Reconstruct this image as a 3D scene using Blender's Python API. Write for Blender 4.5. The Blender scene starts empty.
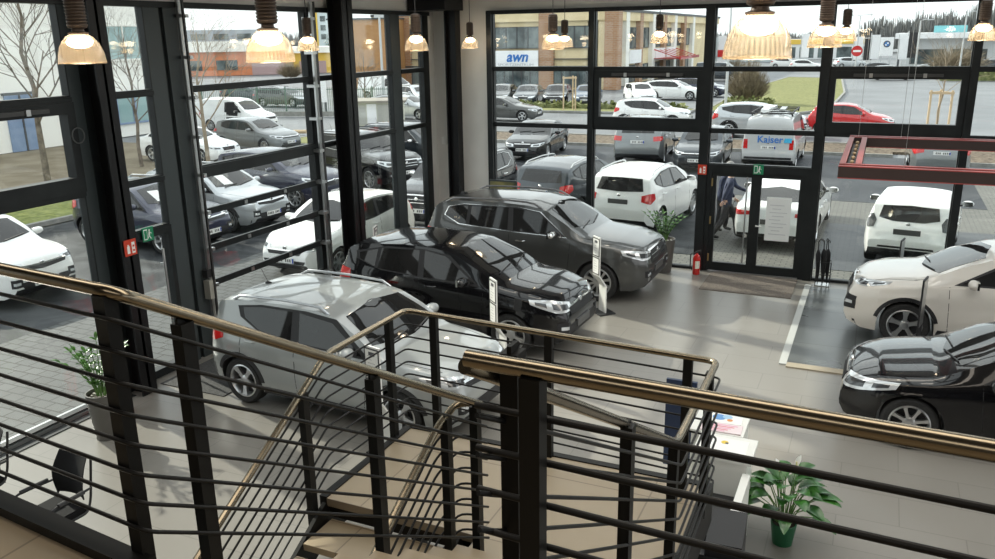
import bpy, bmesh, math, random
from math import pi, sin, cos, tan, atan2, sqrt, radians as R
from mathutils import Vector as V, Matrix as M4, noise
from mathutils.bvhtree import BVHTree
C = bpy.context.scene.collection
random.seed(7)

# ------------------------------------------------------------------ materials
MATS = {}
def mat(name, col=(.5, .5, .5), rough=.5, metal=0., coat=0., spec=.5, emis=None, es=0., build=None):
    if name in MATS: return MATS[name]
    m = bpy.data.materials.new(name); m.use_nodes = True
    nt = m.node_tree; b = nt.nodes['Principled BSDF']
    b.inputs['Base Color'].default_value = (*col, 1)
    b.inputs['Roughness'].default_value = rough
    b.inputs['Metallic'].default_value = metal
    b.inputs['Coat Weight'].default_value = coat
    b.inputs['Coat Roughness'].default_value = .03
    b.inputs['Specular IOR Level'].default_value = spec
    if emis:
        b.inputs['Emission Color'].default_value = (*emis, 1); b.inputs['Emission Strength'].default_value = es
    if build: build(nt, b)
    MATS[name] = m
    return m
def N(nt, t, **kw):
    n = nt.nodes.new(t)
    for k, v in kw.items(): setattr(n, k, v)
    return n
def texco(nt, kind='Object', scale=None, rot=None):
    t = N(nt, 'ShaderNodeTexCoord'); mp = N(nt, 'ShaderNodeMapping')
    nt.links.new(t.outputs[kind], mp.inputs['Vector'])
    if scale: mp.inputs['Scale'].default_value = scale
    if rot: mp.inputs['Rotation'].default_value = rot
    return mp.outputs['Vector']
def noisy(c1, c2, scale=8, detail=4, bump=0., lo=.35, hi=.65, dist=0., stretch=None):
    def f(nt, b):
        v = texco(nt, scale=stretch)
        n = N(nt, 'ShaderNodeTexNoise'); n.inputs['Scale'].default_value = scale; n.inputs['Detail'].default_value = detail
        n.inputs['Distortion'].default_value = dist
        nt.links.new(v, n.inputs['Vector'])
        r = N(nt, 'ShaderNodeValToRGB'); e = r.color_ramp.elements
        e[0].position = lo; e[1].position = hi; e[0].color = (*c1, 1); e[1].color = (*c2, 1)
        nt.links.new(n.outputs['Fac'], r.inputs['Fac']); nt.links.new(r.outputs['Color'], b.inputs['Base Color'])
        if bump:
            bp = N(nt, 'ShaderNodeBump'); bp.inputs['Strength'].default_value = bump; bp.inputs['Distance'].default_value = .05
            nt.links.new(n.outputs['Fac'], bp.inputs['Height']); nt.links.new(bp.outputs['Normal'], b.inputs['Normal'])
    return f
def bricky(c1, c2, mortar, bw, bh, ms=.01, scale=1., rot=None, off=.5, noise_amt=.25, rough=None, swap=None):
    def f(nt, b):
        v = texco(nt, rot=rot)
        if swap:
            s = N(nt, 'ShaderNodeSeparateXYZ'); c = N(nt, 'ShaderNodeCombineXYZ'); nt.links.new(v, s.inputs[0])
            for i, k in enumerate(swap): nt.links.new(s.outputs['XYZ'.index(k)], c.inputs[i])
            v = c.outputs[0]
        t = N(nt, 'ShaderNodeTexBrick'); t.offset = off
        nt.links.new(v, t.inputs['Vector'])
        t.inputs['Color1'].default_value = (*c1, 1); t.inputs['Color2'].default_value = (*c2, 1); t.inputs['Mortar'].default_value = (*mortar, 1)
        t.inputs['Scale'].default_value = scale; t.inputs['Mortar Size'].default_value = ms
        t.inputs['Brick Width'].default_value = bw; t.inputs['Row Height'].default_value = bh
        n = N(nt, 'ShaderNodeTexNoise'); n.inputs['Scale'].default_value = .7; n.inputs['Detail'].default_value = 5
        nt.links.new(texco(nt), n.inputs['Vector'])
        mr = N(nt, 'ShaderNodeMapRange'); mr.inputs['To Min'].default_value = 1 - noise_amt; mr.inputs['To Max'].default_value = 1 + noise_amt
        nt.links.new(n.outputs['Fac'], mr.inputs['Value'])
        mx = N(nt, 'ShaderNodeMix', data_type='RGBA', blend_type='MULTIPLY'); mx.inputs['Factor'].default_value = 1
        nt.links.new(t.outputs['Color'], mx.inputs['A']); nt.links.new(mr.outputs['Result'], mx.inputs['B'])
        nt.links.new(mx.outputs['Result'], b.inputs['Base Color'])
        if rough:
            m2 = N(nt, 'ShaderNodeMapRange'); m2.inputs['To Min'].default_value = rough[0]; m2.inputs['To Max'].default_value = rough[1]
            nt.links.new(n.outputs['Fac'], m2.inputs['Value']); nt.links.new(m2.outputs['Result'], b.inputs['Roughness'])
    return f
def pane(name, tint=(.92, .97, .96), refl=1.0):
    if name in MATS: return MATS[name]
    m = bpy.data.materials.new(name); m.use_nodes = True; nt = m.node_tree; nt.nodes.clear()
    o = N(nt, 'ShaderNodeOutputMaterial'); mx = N(nt, 'ShaderNodeMixShader'); t = N(nt, 'ShaderNodeBsdfTransparent'); g = N(nt, 'ShaderNodeBsdfGlossy')
    t.inputs['Color'].default_value = (*tint, 1); g.inputs['Roughness'].default_value = .01; g.inputs['Color'].default_value = (refl, refl, refl, 1)
    lw = N(nt, 'ShaderNodeLayerWeight'); lw.inputs['Blend'].default_value = .5
    pw = N(nt, 'ShaderNodeMath', operation='POWER'); pw.inputs[1].default_value = 4.; nt.links.new(lw.outputs['Facing'], pw.inputs[0])
    f = N(nt, 'ShaderNodeMath', operation='MULTIPLY_ADD'); f.inputs[1].default_value = .55; f.inputs[2].default_value = .025; nt.links.new(pw.outputs[0], f.inputs[0])
    nt.links.new(f.outputs[0], mx.inputs[0]); nt.links.new(t.outputs[0], mx.inputs[1]); nt.links.new(g.outputs[0], mx.inputs[2]); nt.links.new(mx.outputs[0], o.inputs[0])
    MATS[name] = m
    return m
def paint(name, col, metal=0., rough=.3):
    return mat('paint_' + name, col, rough, metal, coat=1.)

# ------------------------------------------------------------------ mesh collector
class MB:
    def __init__(s): s.v = []; s.f = []; s.m = []; s.mats = []
    def mi(s, m):
        if m not in s.mats: s.mats.append(m)
        return s.mats.index(m)
    def add(s, vs, fs, m, T=None):
        o = len(s.v); k = s.mi(m)
        s.v += [tuple(T @ V(p)) if T else tuple(p) for p in vs]
        for f in fs: s.f.append([i + o for i in f]); s.m.append(k)
    def box(s, c, d, m, rz=0., T=None, rot=None, taper=1.):
        x, y, z = d[0] / 2, d[1] / 2, d[2] / 2
        vs = [(-x, -y, -z), (x, -y, -z), (x, y, -z), (-x, y, -z), (-x * taper, -y * taper, z), (x * taper, -y * taper, z), (x * taper, y * taper, z), (-x * taper, y * taper, z)]
        t = M4.Translation(c) @ (rot.to_4x4() if rot else M4.Rotation(rz, 4, 'Z'))
        if T: t = T @ t
        s.add(vs, [(0, 3, 2, 1), (4, 5, 6, 7), (0, 1, 5, 4), (1, 2, 6, 5), (2, 3, 7, 6), (3, 0, 4, 7)], m, t)
        return s
    def bx(s, x0, x1, y0, y1, z0, z1, m, T=None):
        return s.box(((x0 + x1) / 2, (y0 + y1) / 2, (z0 + z1) / 2), (abs(x1 - x0), abs(y1 - y0), abs(z1 - z0)), m, T=T)
    def bar(s, a, b, w, h, m, up=(0, 0, 1)):      # box between two points, w across, h along up
        a, b = V(a), V(b); d = b - a; L = d.length; d.normalize(); u = V(up)
        x = d.cross(u)
        if x.length < 1e-4: x = d.cross(V((1, 0, 0)))
        x.normalize(); u = x.cross(d)
        t = M4((( d.x, x.x, u.x, 0), (d.y, x.y, u.y, 0), (d.z, x.z, u.z, 0), (0, 0, 0, 1)))
        t.translation = (a + b) / 2
        x2, y2, z2 = L / 2, w / 2, h / 2
        vs = [(-x2, -y2, -z2), (x2, -y2, -z2), (x2, y2, -z2), (-x2, y2, -z2), (-x2, -y2, z2), (x2, -y2, z2), (x2, y2, z2), (-x2, y2, z2)]
        s.add(vs, [(0, 3, 2, 1), (4, 5, 6, 7), (0, 1, 5, 4), (1, 2, 6, 5), (2, 3, 7, 6), (3, 0, 4, 7)], m, t)
        return s
    def tube(s, pts, r, m, n=8, cap=True, T=None):
        pts = [V(p) for p in pts]; rs = r if isinstance(r, (list, tuple)) else [r] * len(pts)
        vs = []; fs = []; px = None
        for i, p in enumerate(pts):
            d = (pts[min(i + 1, len(pts) - 1)] - pts[max(i - 1, 0)]).normalized()
            if px is None:
                px = d.cross(V((0, 0, 1)))
                if px.length < .05: px = d.cross(V((1, 0, 0)))
            px = (px - d * px.dot(d)).normalized(); py = d.cross(px)
            k = 1.
            if 0 < i < len(pts) - 1:
                c = (pts[i] - pts[i - 1]).normalized().dot((pts[i + 1] - pts[i]).normalized()); k = 1 / max(.6, sqrt(max(.01, (1 + c) / 2)))
            for j in range(n):
                a = 2 * pi * j / n; vs.append(p + (px * cos(a) + py * sin(a)) * rs[i] * (k if abs(k - 1) > 1e-3 else 1))
        for i in range(len(pts) - 1):
            for j in range(n): fs.append((i * n + j, i * n + (j + 1) % n, (i + 1) * n + (j + 1) % n, (i + 1) * n + j))
        if cap: fs.append(tuple(range(n - 1, -1, -1))); fs.append(tuple(range((len(pts) - 1) * n, len(pts) * n)))
        s.add(vs, fs, m, T); return s
    def lathe(s, prof, m, n=24, T=None, closed=False):
        vs = []; fs = []; k = len(prof)
        for j in range(n):
            a = 2 * pi * j / n
            for (r, z) in prof: vs.append((r * cos(a), r * sin(a), z))
        for j in range(n):
            j2 = (j + 1) % n
            for i in range(k - 1 if not closed else k):
                i2 = (i + 1) % k; fs.append((j * k + i, j2 * k + i, j2 * k + i2, j * k + i2))
        s.add(vs, fs, m, T); return s
    def prism(s, poly, z0, z1, m, T=None):
        n = len(poly); vs = [(x, y, z0) for x, y in poly] + [(x, y, z1) for x, y in poly]
        fs = [tuple(range(n - 1, -1, -1)), tuple(range(n, 2 * n))] + [(i, (i + 1) % n, n + (i + 1) % n, n + i) for i in range(n)]
        s.add(vs, fs, m, T); return s
    def ellip(s, c, r, m, nu=12, nv=8, T=None):
        vs = []; fs = []
        for i in range(nv + 1):
            t = pi * i / nv
            for j in range(nu): a = 2 * pi * j / nu; vs.append((c[0] + r[0] * sin(t) * cos(a), c[1] + r[1] * sin(t) * sin(a), c[2] - r[2] * cos(t)))
        for i in range(nv):
            for j in range(nu): fs.append((i * nu + j, i * nu + (j + 1) % nu, (i + 1) * nu + (j + 1) % nu, (i + 1) * nu + j))
        s.add(vs, fs, m, T); return s
    def build(s, name, parent=None, smooth=35, loc=None, rz=0., merge=False):
        me = bpy.data.meshes.new(name); me.from_pydata(s.v, [], s.f); me.update()
        for m in s.mats: me.materials.append(m)
        me.polygons.foreach_set('material_index', s.m)
        if merge:
            bm = bmesh.new(); bm.from_mesh(me); bmesh.ops.remove_doubles(bm, verts=bm.verts, dist=1e-4)
            bmesh.ops.recalc_face_normals(bm, faces=bm.faces); bm.to_mesh(me); bm.free()
        if smooth:
            me.polygons.foreach_set('use_smooth', [True] * len(me.polygons)); me.set_sharp_from_angle(angle=R(smooth))
        o = bpy.data.objects.new(name, me); C.objects.link(o)
        if parent: o.parent = parent
        if loc: o.location = loc
        o.rotation_euler.z = rz
        return o
def thing(name, label, cat, loc=(0, 0, 0), rz=0., group=None):
    o = bpy.data.objects.new(name, None); C.objects.link(o); o.empty_display_size = .1
    o.location = loc; o.rotation_euler = (0, 0, rz)
    return tag(o, label, cat, group)
def tag(o, label=None, cat=None, group=None, kind=None):
    if label: o['label'] = label
    if cat: o['category'] = cat
    if group: o['group'] = group
    if kind: o['kind'] = kind
    return o
def struct(o): o['kind'] = 'structure'; return o
def plabel(o, l): o['label'] = l; return o
def dup(root, loc, rz=0., label=None, group=None):
    r = root.copy(); C.objects.link(r); r.location = loc; r.rotation_euler = (0, 0, rz)
    if label: r['label'] = label
    if group: r['group'] = group
    for ch in list(root.children):
        c = ch.copy(); C.objects.link(c); c.parent = r
        for g in list(ch.children):
            d = g.copy(); C.objects.link(d); d.parent = c
    return r
def lerp(a, b, t): return a + (b - a) * t
def pl(pts, x):                                   # piecewise linear lookup
    if x <= pts[0][0]: return pts[0][1]
    for (a, b), (c, d) in zip(pts, pts[1:]):
        if x <= c: return b + (d - b) * (x - a) / (c - a) if c > a else d
    return pts[-1][1]
def pls(pts, x, w=.05):                           # slightly rounded lookup
    return (pl(pts, x - w) + 2 * pl(pts, x) + pl(pts, x + w)) / 4
def rs(poly, n):                                  # resample polyline to n points
    P = [V(p) for p in poly]; d = [0]
    for a, b in zip(P, P[1:]): d.append(d[-1] + (b - a).length)
    o = []
    for i in range(n):
        t = d[-1] * i / (n - 1); k = 0
        while k < len(P) - 2 and d[k + 1] < t: k += 1
        u = (t - d[k]) / max(1e-9, d[k + 1] - d[k]); o.append(P[k].lerp(P[k + 1], min(1, max(0, u))))
    return o

def lettering(txt, size, m, shear=0., bold=.012, ext=.004):
    """flat raised letters as a mesh, in the xy plane, centred"""
    c = bpy.data.curves.new('lettering', 'FONT'); c.body = txt; c.size = size; c.extrude = ext; c.align_x = 'CENTER'; c.align_y = 'CENTER'; c.offset = bold; c.shear = shear
    t = bpy.data.objects.new('lettering_source', c); C.objects.link(t); dg = bpy.context.evaluated_depsgraph_get(); me = bpy.data.meshes.new_from_object(t.evaluated_get(dg))
    bpy.data.objects.remove(t); me.name = 'lettering'; me.materials.clear(); me.materials.append(m)
    o = bpy.data.objects.new('lettering', me); C.objects.link(o); return o
# ------------------------------------------------------------------ cars
BLACK = mat('black_plastic', (.02, .02, .022), .55)
SEAM = mat('dark_gap', (.008, .008, .009), .7)
def tinted(nt, b):
    n = N(nt, 'ShaderNodeTexNoise'); n.inputs['Scale'].default_value = 1.3; nt.links.new(texco(nt), n.inputs['Vector'])
    r = N(nt, 'ShaderNodeMapRange'); r.inputs['To Min'].default_value = .005; r.inputs['To Max'].default_value = .03
    nt.links.new(n.outputs['Fac'], r.inputs['Value']); nt.links.new(r.outputs['Result'], b.inputs['Base Color'])
CGLASS = mat('car_glass', (.012, .016, .018), .03, coat=0, spec=.6, build=tinted)
TYRE = mat('tyre_rubber', (.018, .018, .018), .75, build=noisy((.014, .014, .014), (.026, .026, .026), 30))
ALLOY = mat('alloy', (.62, .63, .64), .28, .9)
DALLOY = mat('dark_alloy', (.05, .05, .055), .35, .6)
CHROME = mat('chrome', (.8, .8, .8), .12, 1.)
LAMP = mat('headlamp', (.75, .78, .8), .08, .35, coat=1)
DLAMP = mat('lamp_inner', (.08, .085, .09), .15, .3, coat=1)
TAIL = mat('tail_lamp', (.55, .015, .015), .12, coat=1)
PLATE = mat('number_plate', (.8, .8, .78), .4)
PLATED = mat('plate_marks', (.05, .05, .05), .5)
PLATEX = mat('dark_plate', (.1, .1, .1), .4)

def wheel_meshes(r, w, style, side):
    """tyre and rim meshes around the y axis; side=+1 shows the outer face to +y"""
    T = M4.Rotation(-pi / 2 * side, 4, 'X')
    t = MB(); h = w / 2; ri = r * .70
    t.lathe([(ri, -h * .9), (r * .9, -h), (r * .975, -h * .82), (r, -h * .55), (r, h * .55), (r * .975, h * .82), (r * .9, h), (ri + .01, h * .93), (ri, h * .7)], TYRE, 36, T)
    m = MB(); face = DALLOY if style.get('dark') else ALLOY
    m.lathe([(ri + .004, h * .88), (ri - .012, h * .93), (ri - .03, h * .7), (ri - .03, -h * .6)], ALLOY, 36, T)
    m.lathe([(ri - .02, -h * .1), (0.001, -h * .1)], BLACK, 24, T)
    m.lathe([(.001, h * .72), (.055, h * .72), (.075, h * .6), (.075, 0)], face, 16, T)
    n = style.get('n', 5); tw = style.get('twin', False); sw = style.get('sw', .034)
    for k in range(n):
        a = 2 * pi * k / n + .3
        for da, off in (((-.13, 0), (.13, 0)) if tw else ((0, 0),)):
            vs = []
            for rr, hw, z0, z1 in ((.05, sw * 1.1, h * .25, h * .68), (ri * .6, sw * .8, h * .4, h * .74), (ri - .02, sw * (1.2 if not tw else .9), h * .5, h * .85)):
                aa = a + da * (rr / ri if tw else 1) ; c, s_ = cos(aa), sin(aa)
                for z in (z0, z1):
                    for q in (-hw, hw): vs.append((rr * c - q * s_, rr * s_ + q * c, z))
            fs = []
            for i in (0, 4): fs += [(i, i + 1, i + 5, i + 4), (i + 2, i + 6, i + 7, i + 3), (i, i + 4, i + 6, i + 2), (i + 1, i + 3, i + 7, i + 5)]
            m.add(vs, fs + [(8, 9, 11, 10)], face, T)
    return t, m

class Car:
    def __init__(s, spec): s.__dict__.update(spec); s.prep()
    def prep(s):
        s.hw = s.W / 2; s.sf = s.fo; s.sr = s.fo + s.wb; s.Ra = s.r * 1.13
    def top_z(s, x): return pls(s.top, x, .035)
    def bot_z(s, x):
        z = pl(s.bot, x)
        for c in (s.sf, s.sr):
            if abs(x - c) < s.Ra: z = max(z, s.r + sqrt(max(0, s.Ra ** 2 - (x - c) ** 2)))
        return z
    def belt_z(s, x):
        t = s.top_z(x); b = pl(s.bot, x)
        return min(pls(s.belt, x, .08), t - min(.11, .25 * (t - b)))
    def plan(s, x):
        w = 1.
        d, k, p = s.pf
        if x < d: w *= 1 - k * (1 - x / d) ** p
        d, k, p = s.pr; q = s.L - x
        if q < d: w *= 1 - k * (1 - q / d) ** p
        return w * s.hw
    def width(s, x, z):
        b = s.belt_z(x); lo = .22; n = (z - lo) / max(.1, pls(s.belt, x, .08) - lo)
        f = 1 - .06 * max(0, (.42 - n) / .42) ** 2 - .05 * max(0, (n - .5) / .5) ** 2
        f += .010 * math.exp(-((n - .80) / .05) ** 2) - .008 * math.exp(-((n - .66) / .08) ** 2)
        for c in (s.sf, s.sr): f += s.flare * math.exp(-((x - c) / .36) ** 2) * max(0, min(1, (1 - n) * 2.2))
        return s.plan(x) * f
    def shell(s, paint_m, roof_m=None):
        xs = set()
        for lst in (s.top, s.bot, s.belt):
            for x, _ in lst: xs.add(round(min(s.L, max(0, x)), 3))
        for c in (s.sf, s.sr):
            for k in range(0, 13): xs.add(round(c + s.Ra * cos(pi * k / 12), 3))
            xs.add(round(c + s.Ra + .002, 3)); xs.add(round(c - s.Ra - .002, 3))
        for k in range(8): xs.add(round(.015 + .04 * k ** 1.4, 3)); xs.add(round(s.L - .01 - .03 * k ** 1.3, 3))
        k = .0
        while k < s.L: xs.add(round(k, 3)); k += .1
        xs = sorted(xs); o = []
        for x in xs:
            if not o or x - o[-1] > .0015: o.append(x)
        xs = o
        mb = MB(); rings = []; ns, nr = 10, 9
        for x in xs:
            b, t, zb = s.bot_z(x), s.top_z(x), s.belt_z(x)
            b = min(b, zb - .03)
            h = t - zb; q = max(0, 1 - h / .3)
            half = [(0, b)]
            for i in range(ns):
                z = lerp(b, zb, i / (ns - 1)); half.append((s.width(x, z), z))
            wb = half[-1][0]; wre = wb - s.tum * h - .06 * q; zre = zb + h * (.90 - .5 * q)
            for tt in (.25, .5, .75): half.append((lerp(wb, wre, tt ** (1 + .6 * q)), lerp(zb, zre, tt)))
            for i in range(nr):
                u = i / (nr - 1); u = u ** 1.6
                half.append((wre * (1 - u), zre + (t - zre) * (1 - (1 - u) ** 2.6)))
            rings.append((x, half))
        nh = len(rings[0][1]); full = 2 * nh - 2
        vs = []
        for x, half in rings:
            for w, z in half: vs.append((x, w, z))
            for w, z in half[-2:0:-1]: vs.append((x, -w, z))
        fs = []
        for i in range(len(rings) - 1):
            for j in range(full): fs.append((i * full + j, i * full + (j + 1) % full, (i + 1) * full + (j + 1) % full, (i + 1) * full + j))
        fs.append(tuple(range(full - 1, -1, -1))); fs.append(tuple(range((len(rings) - 1) * full, len(rings) * full)))
        s.bvh = BVHTree.FromPolygons(vs, fs)
        kp, kr = paint_m, roof_m or paint_m
        # underside dark, roof optionally its own colour
        mb.v = vs; mb.mats = [kp, kr, BLACK]; mb.f = fs
        for f in fs:
            c = sum((V(vs[i]) for i in f), V()) / len(f)
            k = 0
            if all(abs(vs[i][1]) < 1e-6 or vs[i][2] <= s.bot_z(vs[i][0]) + .002 for i in f): k = 2
            elif c.z > s.roofz and roof_m: k = 1
            mb.m.append(k)
        return mb
    # a ruled patch between two polylines, cast on to the shell
    def patch(s, mb, m, lo, hi, mode, off=.004, nu=14, nv=6, deep=.012, sign=1):
        A, B = rs(lo, nu), rs(hi, nu); P = []; Nn = []
        for i in range(nu):
            for j in range(nv):
                p = A[i].lerp(B[i], j / (nv - 1))
                if mode == 'side': o = V((p.x, 3 * sign, p.y)); d = V((0, -sign, 0))
                elif mode == 'front': o = V((-3, p.x, p.y)); d = V((1, 0, 0))
                elif mode == 'rear': o = V((s.L + 3, p.x, p.y)); d = V((-1, 0, 0))
                elif mode == 'top': o = V((p.x, p.y, 5)); d = V((0, 0, -1))
                else:
                    a = R(p.x) * sign; x0 = s.axf if mode == 'cf' else s.L - s.axf
                    dr = V((-cos(a) if mode == 'cf' else cos(a), sin(a), 0)); o = V((x0, 0, p.y)) + dr * 4; d = -dr
                h = s.bvh.ray_cast(o, d)
                if h[0] is None:
                    P.append(None); Nn.append(None)
                else:
                    n = h[1]
                    if n.dot(d) > 0: n = -n
                    P.append(h[0]); Nn.append(n)
        # fill misses with the nearest hit of the same row/column
        good = [i for i, p in enumerate(P) if p is not None]
        if not good: return
        for i, p in enumerate(P):
            if p is None:
                g = min(good, key=lambda q: abs(q // nv - i // nv) * 3 + abs(q % nv - i % nv)); P[i] = P[g].copy(); Nn[i] = Nn[g].copy()
        vs = [P[i] + Nn[i] * off for i in range(nu * nv)]; fs = []
        for i in range(nu - 1):
            for j in range(nv - 1): fs.append((i * nv + j, (i + 1) * nv + j, (i + 1) * nv + j + 1, i * nv + j + 1))
        rim = [i * nv for i in range(nu)] + [(nu - 1) * nv + j for j in range(1, nv)] + [i * nv + nv - 1 for i in range(nu - 2, -1, -1)] + [j for j in range(nv - 2, 0, -1)]
        k0 = len(vs)
        for i in rim: vs.append(P[i] - Nn[i] * deep)
        nr = len(rim)
        for i in range(nr): fs.append((rim[i], rim[(i + 1) % nr], k0 + (i + 1) % nr, k0 + i))
        c = vs[fs[0][0]]; nrm = (vs[fs[0][1]] - vs[fs[0][0]]).cross(vs[fs[0][2]] - vs[fs[0][0]])
        mid = fs[(nu - 1) * (nv - 1) // 2]; nrm = (vs[mid[1]] - vs[mid[0]]).cross(vs[mid[2]] - vs[mid[0]])
        if nrm.dot(Nn[mid[0]]) < 0: fs = [tuple(reversed(f)) for f in fs]
        mb.add(vs, fs, m)

def make_car(kind, label, loc, rz, paint_m, roof_m=None, detail=2, group=None, name='car', wheel=None, plate=('eu', 'eu'), extra=None, clad=None, cat='car', sheet=False):
    """kind: entry of CARS; loc = ground point under the middle of the car; rz = direction the nose points (0 = +x)"""
    k = Car(CARS[kind]); root = thing(name, label, cat, loc, rz, group)
    hold = bpy.data.objects.new('x', None)
    T = M4(((-1, 0, 0, k.L / 2), (0, -1, 0, 0), (0, 0, 1, 0), (0, 0, 0, 1)))    # car frame (s back from the nose) -> nose towards +x
    def fin(mb, nm, parent=root, smooth=35, label=None):
        if not mb.v: return None
        mb.v = [tuple(T @ V(p)) for p in mb.v]
        o = mb.build(nm, parent, smooth)
        if label: o['label'] = label
        return o
    body = k.shell(paint_m, roof_m)
    P = lambda mb, m, lo, hi, mode, **kw: k.patch(mb, m, lo, hi, mode, **kw)
    seams = MB(); CL = clad or BLACK
    for sg in (1, -1):
        # seams, cladding, arches
        if detail >= 1:
            for x0, x1 in k.doors:
                zt = k.belt_z(x0) + .02; P(body, SEAM, [(x0, .36), (x0 + .008, .36)], [(x1, zt), (x1 + .008, zt)], 'side', off=.0015, nu=2, nv=9, sign=sg)
        if k.clad:
            zc = k.clad
            P(body, CL, [(k.sf + k.Ra + .01, k.bot_z(k.sf + k.Ra + .05) + .005), (k.sr - k.Ra - .01, k.bot_z(k.sr - k.Ra - .05) + .005)], [(k.sf + k.Ra + .05, zc), (k.sr - k.Ra - .05, zc)], 'side', off=.006, nu=12, nv=3, sign=sg)
            for c in (k.sf, k.sr):
                a0, a1 = (14, 172) if c == k.sf else (8, 166)
                lo = [(c - (k.Ra + .002) * cos(R(a)), k.r + (k.Ra + .002) * sin(R(a))) for a in range(a0, a1, 8)]
                hi = [(c - (k.Ra + k.archw) * cos(R(a)), k.r + (k.Ra + k.archw) * sin(R(a))) for a in range(a0, a1, 8)]
                P(body, CL, lo, hi, 'side', off=.008, nu=20, nv=3, sign=sg)
    if k.hoodseam and detail >= 2:
        a, b = k.hoodseam
        for sg in (1, -1): P(body, SEAM, [(a, sg * k.hw * .70), (b, sg * k.hw * .86)], [(a, sg * (k.hw * .70 + .008)), (b, sg * (k.hw * .86 + .008))], 'top', off=.0015, nu=10, nv=2)
    if k.clad and detail >= 1:
        P(body, CL, [(-k.hw * .8, k.bf[0]), (k.hw * .8, k.bf[0])], [(-k.hw * .8, k.bf[1]), (k.hw * .8, k.bf[1])], 'front', off=.006, nu=16, nv=4)
        P(body, CL, [(-k.hw * .86, k.br[0]), (k.hw * .86, k.br[0])], [(-k.hw * .86, k.br[1]), (k.hw * .86, k.br[1])], 'rear', off=.006, nu=16, nv=4)
    if k.diff:
        P(body, BLACK, [(-k.hw * k.diff[0], k.diff[1]), (k.hw * k.diff[0], k.diff[1])], [(-k.hw * k.diff[0] * .85, k.diff[2]), (k.hw * k.diff[0] * .85, k.diff[2])], 'rear', off=.006, nu=14, nv=4)
    fin(body, 'body')
    # glass
    for sg in (1, -1):
        tr = MB(); lo_, hi_ = k.side
        if k.trimm:
            P(tr, k.trimm, lo_, hi_, 'side', off=.0015, nu=30, nv=6, sign=sg); lo_ = [(x + (.02 if i == 0 else -.022 if i == len(lo_) - 1 else 0), z + .014) for i, (x, z) in enumerate(lo_)]; hi_ = [(x + (.02 if i == 0 else -.022 if i == len(hi_) - 1 else 0), z - .006) for i, (x, z) in enumerate(hi_)]
        P(tr, BLACK, lo_, hi_, 'side', off=.003, nu=30, nv=6, sign=sg); fin(tr, 'window_trim')
        for lo, hi in k.panes:
            g = MB(); P(g, CGLASS, lo, hi, 'side', off=.005, nu=14, nv=6, sign=sg); fin(g, 'side_window')
    g = MB(); P(g, CGLASS, k.wind[0], k.wind[1], 'front', off=.005, nu=18, nv=9); w = fin(g, 'windshield')
    if sheet:
        m = MB(); P(m, PLATE, [(.12, k.wind[0][1][1] + .06), (.42, k.wind[0][1][1] + .07)], [(.12, k.wind[0][1][1] + .27), (.40, k.wind[0][1][1] + .28)], 'front', off=.009, nu=5, nv=4); fin(m, 'price_sheet')
    if k.rearw:
        g = MB(); P(g, CGLASS, k.rearw[0], k.rearw[1], 'rear', off=.005, nu=18, nv=7); fin(g, 'rear_window')
    # lights
    for sg in (1, -1):
        m = MB()
        P(m, LAMP, k.head[0], k.head[1], 'cf', off=.006, nu=16, nv=5, sign=sg)
        h = fin(m, 'headlight')
        if detail >= 2:
            m = MB()
            lo, hi = rs(k.head[0], 9), rs(k.head[1], 9)
            q = lambda i, t: tuple(lo[i].lerp(hi[i], t))
            P(m, DLAMP, [q(1, .22), q(3, .22), q(4, .25)], [q(1, .75), q(3, .75), q(4, .72)], 'cf', off=.009, nu=8, nv=4, sign=sg)
            P(m, DLAMP, [q(5, .25), q(7, .3)], [q(5, .7), q(7, .7)], 'cf', off=.009, nu=6, nv=4, sign=sg)
            fin(m, 'lamp_insert', h)
        m = MB(); P(m, k.tailm or TAIL, [(x * sg, z) for x, z in k.tail[0]] if k.tailmode == 'rear' else k.tail[0], [(x * sg, z) for x, z in k.tail[1]] if k.tailmode == 'rear' else k.tail[1], k.tailmode, off=.008, nu=14, nv=6, sign=sg); fin(m, 'tail_light')
    # grille, plates, bumper details
    if detail >= 1:
        if k.grille:
            m = MB(); P(m, BLACK, k.grille[0], k.grille[1], 'front', off=.007, nu=16, nv=5)
            if k.grchrome:
                lo, hi = k.grille; 
                P(m, CHROME, [(a, b - .012) for a, b in hi], [(a, b + .014) for a, b in hi], 'front', off=.012, nu=16, nv=2)
                zl = sum(p[1] for p in lo) / len(lo); zh = sum(p[1] for p in hi) / len(hi)
                for t in (.3, .6):
                    z = lerp(zl, zh, t); ww = min(abs(lo[0][0]), abs(hi[0][0])) * .95
                    P(m, k.grbar, [(-ww, z - .006), (ww, z - .006)], [(-ww, z + .006), (ww, z + .006)], 'front', off=.012, nu=12, nv=2)
            fin(m, 'grille')
        if k.intake:
            m = MB(); P(m, BLACK, k.intake[0], k.intake[1], 'front', off=.007, nu=16, nv=4); fin(m, 'air_intake')
        if k.fog:
            for sg in (1, -1):
                m = MB(); P(m, BLACK, k.fog[0], k.fog[1], 'cf', off=.007, nu=8, nv=5, sign=sg)
                z = (k.fog[0][0][1] + k.fog[1][0][1]) / 2; a = (k.fog[0][0][0] + k.fog[0][-1][0]) / 2
                P(m, LAMP, [(a - 3, z - .03), (a + 3, z - .03)], [(a - 3, z + .02), (a + 3, z + .02)], 'cf', off=.011, nu=5, nv=3, sign=sg); fin(m, 'fog_light')
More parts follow.
